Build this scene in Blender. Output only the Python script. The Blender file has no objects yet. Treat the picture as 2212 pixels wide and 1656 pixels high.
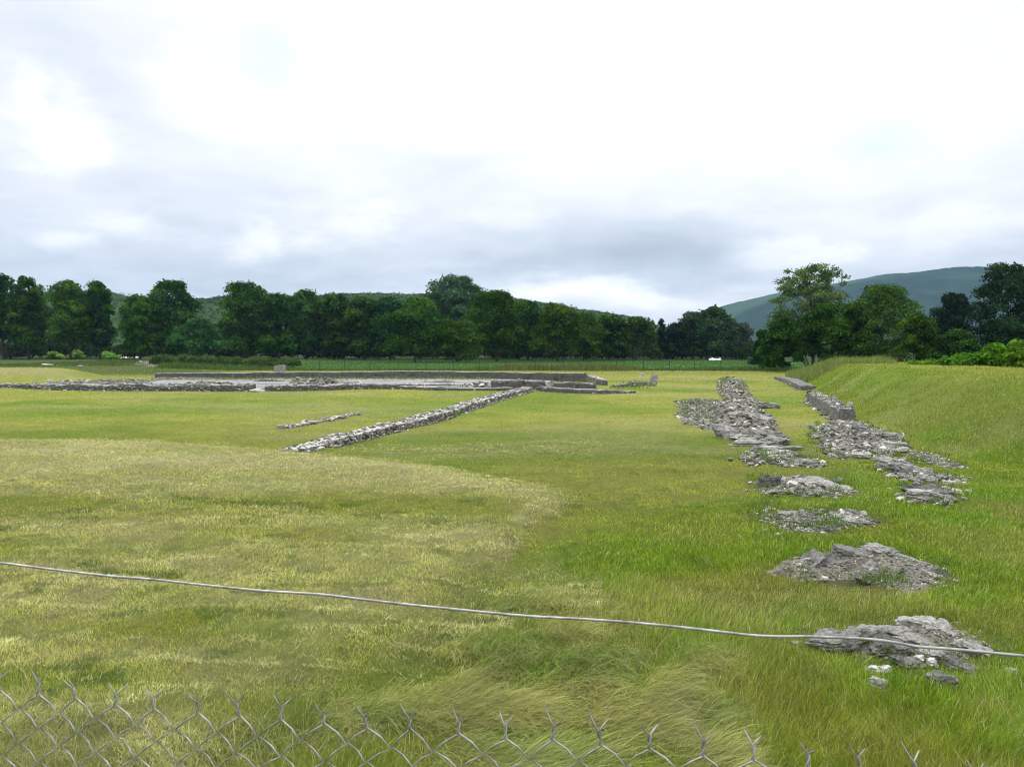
import bpy, bmesh, math, random
import numpy as np
from mathutils import Vector
R = math.radians
random.seed(7)
RNG = np.random.default_rng(11)
scene = bpy.context.scene
COL = scene.collection

# ------------------------------------------------------------------ camera geometry
W0, H0, F0 = 2212.0, 1656.0, 1736.0        # working units of the photograph
CAMZ, HOR = 3.0, 750.0
PITCH = math.atan((H0 / 2 - HOR) / F0)
cp, sp = math.cos(PITCH), math.sin(PITCH)

def ray(px, py):
    px = np.asarray(px, float); py = np.asarray(py, float)
    a = (px - W0 / 2) / F0; b = -(py - H0 / 2) / F0
    return a, cp + b * sp, -sp + b * cp      # x, y, z of the direction

def PX(px, py, z=0.0):
    """point at height z seen at photograph position px, py"""
    a, dy, dz = ray(px, py)
    t = (z - CAMZ) / dz
    return a * t, dy * t

def PD(px, py, d):
    """x, z at depth y=d"""
    a, dy, dz = ray(px, py)
    t = d / dy
    return a * t, CAMZ + dz * t

def UN(x, y, z=0.0):
    """world -> photograph coordinates"""
    zz = z - CAMZ
    f = y * cp - zz * sp
    u = y * sp + zz * cp
    f = np.maximum(f, 0.05)
    return W0 / 2 + F0 * x / f, H0 / 2 - F0 * u / f

# ------------------------------------------------------------------ numpy noise
def _h(ix, iy, s):
    n = (ix.astype(np.int64) * 374761393 + iy.astype(np.int64) * 668265263 + s * 1442695041) & 0xffffffff
    n = ((n ^ (n >> 13)) * 1274126177) & 0xffffffff
    return ((n ^ (n >> 16)) & 0xffffff) / float(0xffffff)

def vn(x, y, s=0):
    x = np.asarray(x, float); y = np.asarray(y, float)
    ix = np.floor(x); iy = np.floor(y); fx = x - ix; fy = y - iy
    fx = fx * fx * (3 - 2 * fx); fy = fy * fy * (3 - 2 * fy)
    a = _h(ix, iy, s); b = _h(ix + 1, iy, s); c = _h(ix, iy + 1, s); d = _h(ix + 1, iy + 1, s)
    return (a * (1 - fx) + b * fx) * (1 - fy) + (c * (1 - fx) + d * fx) * fy

def fbm(x, y, s=0, o=4):
    v = 0; a = .5; t = 0
    for i in range(o):
        v = v + a * vn(x * 2 ** i + 17.3 * i, y * 2 ** i - 9.1 * i, s + i); t += a; a *= .5
    return v / t                             # 0..1

def ss(a, b, v):
    t = np.clip((v - a) / (b - a), 0, 1)
    return t * t * (3 - 2 * t)

def polydist(poly, x, y):
    """signed distance (inside negative) to a polygon"""
    x = np.asarray(x, float); y = np.asarray(y, float)
    d = np.full(x.shape, 1e18); ins = np.zeros(x.shape, bool)
    n = len(poly)
    for i in range(n):
        ax, ay = poly[i]; bx, by = poly[(i + 1) % n]
        ex, ey = bx - ax, by - ay
        t = np.clip(((x - ax) * ex + (y - ay) * ey) / (ex * ex + ey * ey + 1e-12), 0, 1)
        d = np.minimum(d, (x - ax - t * ex) ** 2 + (y - ay - t * ey) ** 2)
        c = ((ay > y) != (by > y)) & (x < (bx - ax) * (y - ay) / (by - ay + 1e-12) + ax)
        ins ^= c
    d = np.sqrt(d)
    return np.where(ins, -d, d)

def wpoly(pts, z=0.0):
    return [tuple(float(v) for v in PX(p[0], p[1], z)) for p in pts]

# ------------------------------------------------------------------ terrain
TOE = np.array([(0, 17.2), (9, 16.5), (16, 15.6), (18, 12.6), (24, 12.0), (28, 13.3), (34, 14.6), (46, 17.3),
                (52, 19.2), (62, 22.6), (82, 28.4), (95, 34), (130, 48)], float)   # y, x of the foot of the right bank

def toe_x(y):
    return np.interp(y, TOE[:, 0], TOE[:, 1])

HAY = wpoly([(-900, 953), (0, 953), (300, 957), (520, 968), (640, 981), (800, 996), (930, 1012), (1060, 1036), (1200, 1062),
             (1215, 1095), (1150, 1150), (1085, 1200), (1010, 1290), (940, 1390), (800, 1460), (690, 1530), (560, 1600), (300, 1900), (-900, 1900)])
LONG = wpoly([(1075, 1285), (1250, 1280), (1420, 1320), (1560, 1430), (1660, 1540), (1850, 1700), (1800, 1950), (500, 1950), (560, 1700), (760, 1540), (900, 1460), (950, 1400)])

def hz(x, y):
    x = np.asarray(x, float); y = np.asarray(y, float)
    z = (fbm(x * .03, y * .03, 5) - .5) * .5 * ss(20, 60, y) * (1 - ss(150, 220, y)) * .5
    z = z + (fbm(x * .35, y * .35, 8) - .5) * .16 * (1 - ss(25, 45, y))
    # raised rough part on the left, its edge a low step
    dh = polydist(HAY, x, y)
    z = z + .16 * ss(.5, -.8, dh)
    # bank on which the fence stands
    z = z + .85 * ss(5.2, 2.4, y - .12 * x)
    # right bank
    d = x - toe_x(y)
    hgt = np.interp(y, [0, 10, 14, 22, 30, 40, 60, 80, 95, 110], [.0, .25, .8, 1.75, 1.9, 1.8, 1.65, 1.4, 0.7, 0]) * (1 - ss(88, 115, y))
    wd = np.interp(y, [0, 30, 45, 60, 90], [5.5, 5.2, 3.8, 3.6, 5])
    bump = (fbm(x * .13, y * .07, 31, 3) - .5) * .5
    z = z + ss(0, 1, d / wd) * (hgt + bump * ss(0, 2, d)) * ss(6, 13, y)
    # low tan mound far left
    u = np.where(x > -47, (x + 47) / 9.0, (x + 47) / 40.0); v = (y - 76) / 10.0
    z = z + 1.0 * ss(1.0, .35, np.sqrt(u * u + v * v))
    # slope behind, left
    z = z + .5 * ss(88, 110, y) * ss(-34, -48, x) * (1 - ss(150, 200, y))
    return z

RUB = []     # world polygons where rock lies (no grass)

def rubmask(x, y):
    d = np.full(np.shape(x), 1e9)
    for p in RUB:
        d = np.minimum(d, polydist(p, x, y))
    return d

# ------------------------------------------------------------------ mesh helpers
def link(o, parent=None):
    COL.objects.link(o)
    if parent is not None: o.parent = parent
    return o

def mesh_np(name, V, F, mats, parent=None, col=None, smooth=False, mi=None, k=None):
    """V (n,3), F (m,k) equal-size faces"""
    V = np.ascontiguousarray(V, np.float32); F = np.ascontiguousarray(F, np.int32)
    me = bpy.data.meshes.new(name)
    k = F.shape[1]
    me.vertices.add(len(V)); me.vertices.foreach_set('co', V.ravel())
    me.loops.add(F.size); me.loops.foreach_set('vertex_index', F.ravel())
    me.polygons.add(len(F)); me.polygons.foreach_set('loop_start', np.arange(0, F.size, k, dtype=np.int32))
    me.polygons.foreach_set('use_smooth', np.full(len(F), smooth, bool))
    if not isinstance(mats, (list, tuple)): mats = [mats]
    for m in mats: me.materials.append(m)
    if mi is not None: me.polygons.foreach_set('material_index', np.ascontiguousarray(mi, np.int32))
    me.update(calc_edges=True)
    if col is not None:
        a = me.color_attributes.new('Col', 'FLOAT_COLOR', 'POINT')
        c = np.ones((len(V), 4), np.float32); c[:, :col.shape[1]] = col
        a.data.foreach_set('color', c.ravel())
    o = bpy.data.objects.new(name, me)
    return link(o, parent)

def thing(name, label, cat, loc=(0, 0, 0), group=None):
    o = bpy.data.objects.new(name, None); o.location = loc; o.empty_display_size = .2
    o['label'] = label; o['category'] = cat
    if group: o['group'] = group
    o['kind'] = 'thing'
    return link(o)

def tag(o, label=None, cat=None, group=None, kind=None):
    if label: o['label'] = label
    if cat: o['category'] = cat
    if group: o['group'] = group
    o['kind'] = kind or 'thing'
    return o

# ------------------------------------------------------------------ materials
def mat(name):
    m = bpy.data.materials.new(name); m.use_nodes = True
    nt = m.node_tree; nt.nodes.clear()
    return m, nt, nt.nodes, nt.links

def N(nt, t, **kw):
    n = nt.nodes.new(t)
    for k, v in kw.items():
        if k in n.inputs: n.inputs[k].default_value = v
        else: setattr(n, k, v)
    return n

def mixc(nt, f, a, b, bt='MIX'):
    n = nt.nodes.new('ShaderNodeMix'); n.data_type = 'RGBA'; n.blend_type = bt
    for idx, v in ((0, f), (6, a), (7, b)):
        if hasattr(v, 'links'): nt.links.new(v, n.inputs[idx])
        elif v is not None: n.inputs[idx].default_value = v if not isinstance(v, tuple) or len(v) == 4 else (*v, 1)
    return n.outputs[2]

def ramp(nt, src, pts, interp='LINEAR'):
    n = nt.nodes.new('ShaderNodeValToRGB'); n.color_ramp.interpolation = interp
    e = n.color_ramp.elements
    while len(e) < len(pts): e.new(.5)
    for i, (p, c) in enumerate(pts):
        e[i].position = p
        e[i].color = (c, c, c, 1) if isinstance(c, (int, float)) else (*c, 1)
    nt.links.new(src, n.inputs[0])
    return n.outputs[0]

def noise(nt, vec, scale, detail=5, rough=.6, dist=0):
    n = N(nt, 'ShaderNodeTexNoise', Scale=scale, Detail=detail, Roughness=rough, Distortion=dist)
    if vec is not None: nt.links.new(vec, n.inputs['Vector'])
    return n.outputs['Fac']

def bump(nt, h, strength, dist):
    n = N(nt, 'ShaderNodeBump', Strength=strength, Distance=dist)
    nt.links.new(h, n.inputs['Height'])
    return n.outputs['Normal']

def leaf_mat(name, transl=.35, rough=.55, spec=.25, tint=(1, 1, 1), nscale=.6, var=.35):
    """foliage / blades: colour from the attribute Col, some light passes through"""
    m, nt, ns, lk = mat(name)
    at = N(nt, 'ShaderNodeAttribute', attribute_name='Col')
    geo = N(nt, 'ShaderNodeNewGeometry')
    nz = noise(nt, geo.outputs['Position'], nscale, 3)
    v = ramp(nt, nz, [(.3, 1 - var), (.7, 1 + var)])
    c = mixc(nt, 1.0, at.outputs['Color'], v, 'MULTIPLY')
    c = mixc(nt, 1.0, c, (*tint, 1), 'MULTIPLY')
    p = N(nt, 'ShaderNodeBsdfPrincipled', Roughness=rough)
    p.inputs['Specular IOR Level'].default_value = spec
    lk.new(c, p.inputs['Base Color'])
    t = N(nt, 'ShaderNodeBsdfTranslucent')
    c2 = mixc(nt, 1.0, c, (1.0, 1.15, .55, 1), 'MULTIPLY')
    lk.new(c2, t.inputs['Color'])
    mx = N(nt, 'ShaderNodeMixShader'); mx.inputs[0].default_value = transl
    lk.new(p.outputs[0], mx.inputs[1]); lk.new(t.outputs[0], mx.inputs[2])
    out = N(nt, 'ShaderNodeOutputMaterial'); lk.new(mx.outputs[0], out.inputs['Surface'])
    return m

M_BLADE = leaf_mat('grass_blades', .35, .5, .3, var=.15, nscale=1.3)
M_LEAF = leaf_mat('leaves', .22, .7, .03, var=.35, nscale=.35)

def ground_mat():
    m, nt, ns, lk = mat('ground_turf')
    at = N(nt, 'ShaderNodeAttribute', attribute_name='Col')
    geo = N(nt, 'ShaderNodeNewGeometry'); P = geo.outputs['Position']
    mp = N(nt, 'ShaderNodeMapping'); lk.new(P, mp.inputs[0]); mp.inputs['Scale'].default_value = (1, .6, 1)
    a = ramp(nt, noise(nt, mp.outputs[0], 6, 8, .7), [(.3, .72), (.7, 1.28)])
    b = ramp(nt, noise(nt, P, 1.1, 5, .6), [(.3, (.9, 1.0, .8)), (.7, (1.12, 1.02, 1.2))])
    c = mixc(nt, 1, at.outputs['Color'], a, 'MULTIPLY')
    c = mixc(nt, 1, c, b, 'MULTIPLY')
    p = N(nt, 'ShaderNodeBsdfPrincipled', Roughness=.95); p.inputs['Specular IOR Level'].default_value = .1
    lk.new(c, p.inputs['Base Color'])
    lk.new(bump(nt, noise(nt, P, 14, 8, .75), .9, .05), p.inputs['Normal'])
    out = N(nt, 'ShaderNodeOutputMaterial'); lk.new(p.outputs[0], out.inputs['Surface'])
    return m

def stone_mat(name, base=(.265, .26, .245), dark=(.035, .035, .03), lite=(.62, .61, .58), scale=3.0, use_col=True, moss=.25, rough=.9, bs=.7, bd=.03, stretch=None):
    m, nt, ns, lk = mat(name)
    geo = N(nt, 'ShaderNodeNewGeometry'); P = geo.outputs['Position']
    if stretch:
        mp = N(nt, 'ShaderNodeMapping'); lk.new(P, mp.inputs[0]); mp.inputs['Scale'].default_value = stretch; P = mp.outputs[0]
    n1 = noise(nt, P, scale, 8, .65, .4)
    c = ramp(nt, n1, [(.28, dark), (.48, base), (.62, base), (.78, lite)])
    n2 = noise(nt, P, scale * 9, 6, .7)
    c = mixc(nt, 1, c, ramp(nt, n2, [(.32, .4), (.68, 1.5)]), 'MULTIPLY')
    if moss:
        n3 = noise(nt, P, scale * .9 + 1.3, 6, .7)
        c = mixc(nt, ramp(nt, n3, [(.56, 0.0), (.66, moss)]), c, (.085, .095, .035, 1))
    if use_col:
        at = N(nt, 'ShaderNodeAttribute', attribute_name='Col')
        c = mixc(nt, 1, c, at.outputs['Color'], 'MULTIPLY')
    p = N(nt, 'ShaderNodeBsdfPrincipled', Roughness=rough); p.inputs['Specular IOR Level'].default_value = .2
    lk.new(c, p.inputs['Base Color'])
    lk.new(bump(nt, mixc(nt, .5, n1, n2), bs, bd), p.inputs['Normal'])
    out = N(nt, 'ShaderNodeOutputMaterial'); lk.new(p.outputs[0], out.inputs['Surface'])
    return m

def plain_mat(name, c, rough=.6, metal=0, var=.25, scale=8):
    m, nt, ns, lk = mat(name)
    geo = N(nt, 'ShaderNodeNewGeometry')
    n = noise(nt, geo.outputs['Position'], scale, 5)
    col = mixc(nt, 1, (*c, 1), ramp(nt, n, [(.3, 1 - var), (.7, 1 + var)]), 'MULTIPLY')
    p = N(nt, 'ShaderNodeBsdfPrincipled', Roughness=rough, Metallic=metal)
    lk.new(col, p.inputs['Base Color'])
    out = N(nt, 'ShaderNodeOutputMaterial'); lk.new(p.outputs[0], out.inputs['Surface'])
    return m

M_GROUND = ground_mat()
M_STONE = stone_mat('weathered_stone')
M_DIRT = stone_mat('gritty_rubble_soil', base=(.165, .155, .125), dark=(.045, .042, .03), lite=(.33, .32, .28), scale=2.2, use_col=False, moss=.85, bs=1.0, bd=.05)
M_CONC = stone_mat('grey_concrete', base=(.135, .135, .13), dark=(.05, .05, .048), lite=(.25, .25, .24), scale=1.1, use_col=True, moss=.25, bs=.4, bd=.02)
M_DARKC = stone_mat('stained_concrete', base=(.115, .115, .115), dark=(.05, .05, .05), lite=(.24, .24, .23), scale=1.6, use_col=True, moss=.5, bs=.6, bd=.04)
M_SLAB = stone_mat('floor_slab_concrete', base=(.25, .25, .255), dark=(.05, .05, .05), lite=(.42, .42, .43), scale=.9, stretch=(.16, .9, 1), use_col=False, moss=.8, bs=.3, bd=.02)
M_BARK = plain_mat('bark', (.055, .045, .035), .95, 0, .4, 3)
M_STEEL = plain_mat('galvanised_wire', (.31, .305, .30), .55, .5, .5, 45)
M_POST = plain_mat('dull_post_metal', (.06, .06, .055), .7, .3, .3, 8)
M_WHITE = plain_mat('white_painted', (.78, .78, .76), .6, 0, .1, 5)

# ------------------------------------------------------------------ ground colours
def straw_field(x, y):
    """0..1 how much cut hay lies here"""
    dh = polydist(HAY, x, y)
    base = ss(.5, -.9, dh + (fbm(x * .7, y * .7, 40, 4) - .5) * 3.0 * ss(2, 6, x))
    n = .6 * fbm(x * .14, y * .55, 41, 4) + .4 * fbm(x * .5 + y * .3, y * .9, 42, 4)
    px, py = UN(x, y)
    # far band strong, middle greener, near mixed
    w = np.interp(py, [950, 1000, 1060, 1090, 1140, 1200, 1240, 1330, 1420, 1500, 1700], [.62, .68, .6, .3, .05, .18, .36, .36, .5, .5, .3])
    w = w + .25 * ss(900, 1180, px) * ss(1300, 1150, py) + .2 * ss(500, 800, px) * ss(1250, 1330, py)
    w = w + .8 * ss(45, 10, np.abs(px - np.interp(py, [1050, 1100, 1200, 1300], [1215, 1180, 1075, 1000]))) * ss(1040, 1075, py) * ss(1290, 1220, py)
    w = w + .6 * ss(-1.6, -.5, dh) * ss(500, 620, px) * ss(1120, 1060, py)
    w = w + .5 * (fbm(x * 1.1, y * 1.6, 43, 4) - .5)
    s = base * np.clip(w + (n - .5) * 2.2, 0, 1)
    # thin scalped patches on the lawn
    n2 = fbm(x * .09 + 3, y * .22, 57, 4)
    s2 = (1 - base) * ss(.54, .74, n2) * .6 * ss(700, 860, 900 - 0 * px)
    cx = np.interp(py, [1040, 1065, 1100, 1150, 1200, 1260], [1150, 1205, 1180, 1120, 1080, 1040])
    s3 = ss(58, 18, np.abs(px - cx)) * ss(1040, 1062, py) * ss(1260, 1215, py) * np.clip(.55 + (fbm(x * 1.2, y * 1.2, 45, 4) - .5) * 2.4, 0, 1)
    return np.clip(np.maximum(np.maximum(s, s2), s3), 0, 1)

C_LAWN = np.array([.165, .182, .032]); C_STRAW = np.array([.40, .375, .19]); C_GREEN = np.array([.116, .166, .016])
C_FARG = np.array([.045, .105, .022]); C_DARK = np.array([.035, .06, .012]); C_OLIVE = np.array([.135, .15, .03])
C_BRIGHT = np.array([.092, .165, .012]); C_BROWN = np.array([.11, .085, .05])

def lerp(a, b, t): return a + (b - a) * np.asarray(t)[..., None]

def zone(x, y):
    """albedo of the turf at a place"""
    x = np.asarray(x, float); y = np.asarray(y, float)
    px, py = UN(x, y)
    c = np.broadcast_to(C_LAWN, x.shape + (3,)).copy()
    n = fbm(x * .12, y * .16, 3, 4)
    n3 = fbm(x * .6, y * .8, 13, 3)
    c = lerp(c, np.array([.105, .150, .016]), ss(.42, .62, n))
    c = lerp(c, np.array([.185, .19, .042]), ss(.5, .75, fbm(x * .11 + 9, y * .11, 23, 5)) * .5)
    c = c * (.80 + .4 * fbm(x * 1.3, y * 1.3, 33, 4))[..., None] * (.9 + .2 * fbm(x * .25, y * 1.2, 35, 3))[..., None]
    # right, greener ungrazed part
    line = np.interp(py, [780, 900, 1060, 1100, 1220, 1300, 1400, 1700], [1900, 1760, 1560, 1220, 1080, 1010, 900, 700])
    g = ss(-20, 240, px - line) * ss(900, 1060, py)
    c = lerp(c, C_GREEN, g * .85)
    c = lerp(c, C_BRIGHT, g * ss(.5, .72, fbm(x * .5 + 4, y * .5, 77, 4)) * .6)
    c = lerp(c, C_OLIVE, g * ss(.52, .72, fbm(x * .5 + 1, y * .5, 87, 3)) * .8)
    # right bank
    d = x - toe_x(y)
    bk = ss(-.5, 1.0, d) * ss(11, 18, y) * (1 - ss(95, 110, y))
    cb = lerp(np.broadcast_to(np.array([.105, .145, .020]), c.shape), np.array([.155, .17, .036]), ss(1.0, 7.0, d + (fbm(x * .8, y * .5, 14, 4) - .5) * 6) * .7)
    cb = lerp(cb, C_BRIGHT, ss(.46, .6, fbm(x * .3, y * .12, 97, 4)) * ss(7, 1.5, d + (n3 - .5) * 4) * .7)
    c = lerp(c, cb, bk)
    # hay
    s = straw_field(x, y)
    hg = lerp(np.broadcast_to(np.array([.175, .19, .036]), c.shape), C_GREEN, ss(.5, .7, n3) * .5)
    c = lerp(c, hg, ss(.3, -.5, polydist(HAY, x, y)) * .8)
    inside = ss(.3, -.5, polydist(HAY, x, y))[..., None]
    c = lerp(c, C_STRAW * (.70 + .4 * n3[..., None]) * (.62 + .38 * inside), s * (.55 + .3 * inside[..., 0]))
    # far part: dry strip, green hay field beyond the fence, long dark green grass on the left
    c = lerp(c, np.array([.15, .15, .032]), ss(80, 92, y) * (1 - ss(103, 106, y)) * .7)
    c = lerp(c, C_FARG, ss(104, 108, y))
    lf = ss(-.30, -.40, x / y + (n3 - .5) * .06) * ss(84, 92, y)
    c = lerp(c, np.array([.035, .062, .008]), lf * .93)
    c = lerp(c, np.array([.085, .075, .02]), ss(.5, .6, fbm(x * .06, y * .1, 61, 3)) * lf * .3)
    c = lerp(c, np.array([.21, .19, .085]), ss(.9, .5, np.sqrt(((x + 52) / np.where(x > -52, 13., 50.)) ** 2 + ((y - 74) / 10.) ** 2)) * .8)
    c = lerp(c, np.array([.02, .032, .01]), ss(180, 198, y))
    return c

# ------------------------------------------------------------------ ground sheet
def build_ground():
    ys = np.concatenate([np.linspace(-6, 3, 24)[:-1], 3 * (7000 / 3) ** (np.linspace(0, 1, 560) ** 1.0)])
    t = np.concatenate([np.linspace(-1.8, -.72, 40)[:-1], np.linspace(-.72, .72, 520), np.linspace(.72, 1.8, 40)[1:]])
    Y, T = np.meshgrid(ys, t, indexing='ij')
    X = T * (Y + 9)
    Z = hz(X, Y)
    rough = fbm(X * 1.9, Y * 1.9, 19, 3) - .5
    s = straw_field(X, Y)
    Z = Z + rough * (.05 + .02 * s) * (1 - ss(35, 60, Y))
    Z = Z + (fbm(X * 4.2, Y * 4.2, 49, 3) - .5) * .08 * s * (1 - ss(22, 35, Y))
    Z = Z + (fbm(X * 5.5, Y * 5.5, 29, 2) - .5) * .035 * (1 - ss(14, 25, Y))
    V = np.stack([X, Y, Z], -1).reshape(-1, 3)
    nr, nc = Y.shape
    i = np.arange((nr - 1) * (nc - 1)); r = i // (nc - 1); q = i % (nc - 1)
    a = r * nc + q
    F = np.stack([a, a + 1, a + nc + 1, a + nc], 1)
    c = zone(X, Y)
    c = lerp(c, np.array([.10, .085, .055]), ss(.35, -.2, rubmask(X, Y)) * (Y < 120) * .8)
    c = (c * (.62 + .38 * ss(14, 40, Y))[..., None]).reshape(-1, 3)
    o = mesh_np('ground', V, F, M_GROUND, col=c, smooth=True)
    o['kind'] = 'structure'

def GZ(x, y):
    return float(hz(np.array([x]), np.array([y]))[0])

# ------------------------------------------------------------------ rocks
def rock_templates(n=14, sub=2):
    out = []
    for k in range(n):
        bm = bmesh.new(); bmesh.ops.create_icosphere(bm, subdivisions=sub, radius=1)
        rnd = random.Random(k + 100)
        planes = [(Vector((rnd.gauss(0, 1), rnd.gauss(0, 1), rnd.gauss(0, 1))).normalized(), rnd.uniform(.45, .85)) for _ in range(9)]
        for v in bm.verts:
            co = v.co.copy()
            for nrm, d in planes:
                e = co.dot(nrm) - d
                if e > 0: co -= nrm * e
            v.co = co * (1 + rnd.uniform(-.05, .05))
        bm.verts.ensure_lookup_table()
        V = np.array([v.co[:] for v in bm.verts]); F = np.array([[v.index for v in f.verts] for f in bm.faces])
        V /= np.abs(V).max(0)
        bm.free(); out.append((V, F))
    return out
ROCK1 = rock_templates(12, 1)
ROCK2 = rock_templates(10, 4)

def rotm(ax, ay, az):
    cx, sx, cy, sy, cz, sz = math.cos(ax), math.sin(ax), math.cos(ay), math.sin(ay), math.cos(az), math.sin(az)
    return np.array([[cz, -sz, 0], [sz, cz, 0], [0, 0, 1]]) @ np.array([[cy, 0, sy], [0, 1, 0], [-sy, 0, cy]]) @ np.array([[1, 0, 0], [0, cx, -sx], [0, sx, cx]])

def stones_mesh(name, items, mat_, parent=None, tmpl=None, rough=0.0):
    """items: (x,y,z,sx,sy,sz,ax,ay,az,shade)"""
    tmpl = tmpl or ROCK1
    Vs, Fs, Cs = [], [], []; n = 0
    for i, (x, y, z, sx, sy, sz, ax, ay, az, sh) in enumerate(items):
        V, F = tmpl[(i * 7 + int(abs(x) * 31)) % len(tmpl)]
        q = V * np.array([sx, sy, sz])
        if rough:
            q = q * (1 + rough * (vn(V[:, 0] * 3 + i, V[:, 1] * 3 + V[:, 2] * 2.3, i) - .5))[:, None]
        q = q @ rotm(ax, ay, az).T + np.array([x, y, z])
        Vs.append(q); Fs.append(F + n); n += len(V)
        sh3 = np.array(sh if isinstance(sh, tuple) else (sh, sh * .985, sh * .95))
        Cs.append(np.broadcast_to(sh3, (len(V), 3)))
    return mesh_np(name, np.concatenate(Vs), np.concatenate(Fs), mat_, parent, np.concatenate(Cs))

def shade():
    r = random.random()
    if r < .13: return random.uniform(1.4, 2.2)
    if r < .45: return random.uniform(.3, .6)
    return random.uniform(.5, 1.1)

def crag(name, px, py, L, Wd, Ht, rz, tx, ty, parent, m=None, sub=46, dz=0.0, seed=0, shade_=1.0, flat=.5):
    """angular eroded slab standing on the ground at px,py: layered, broken outline"""
    x0, y0 = PX(px, py, .05); x0 = float(x0); y0 = float(y0)
    V, F = ROCK2[seed % len(ROCK2)]
    V = V.copy()
    V[:, 2] = np.clip(V[:, 2], -flat, flat) / flat
    def n3(f, o_):
        a, b, c_ = V[:, 0] * f * L, V[:, 1] * f * Wd * 1.3, V[:, 2] * f * Ht * 1.5
        return (fbm(a + seed * 5.1, b + c_ * .7, 200 + seed, o_) + fbm(b + 3.3, c_ + a * .6, 240 + seed, o_) + fbm(c_ + 1.7, a + b * .5, 260 + seed, o_)) / 3 - .5
    k_ = 1.6 / max(L, .5)
    n1 = n3(k_ * 1.2, 4); n2 = n3(k_ * 4, 4)
    strata = (np.floor(V[:, 2] * 3.5 + n1 * 4) % 2) * .10
    V = V * (1 + n1[:, None] * 1.1 + n2[:, None] * .45)
    V[:, :2] *= (1 - strata)[:, None]
    V[:, 2] += n1 * 1.2
    V = V * np.array([L / 2, Wd / 2, Ht / 2])
    V = V @ rotm(tx, ty, rz).T
    z = GZ(x0, y0)
    V = V + np.array([x0, y0, z + Ht * .18 + dz])
    c = np.full((len(V), 3), shade_)
    return mesh_np(name, V, F, m or M_STONE, parent, c)

def in_poly_points(poly, n, rnd, edge=0.0):
    P = np.array(poly); lo, hi = P.min(0), P.max(0)
    out = []
    tries = 0
    while len(out) < n and tries < 60:
        tries += 1
        q = rnd.uniform(lo, hi, (n * 2, 2))
        d = polydist(poly, q[:, 0], q[:, 1])
        q = q[d < edge]; out += [tuple(v) for v in q]
    return np.array(out[:n])

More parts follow.
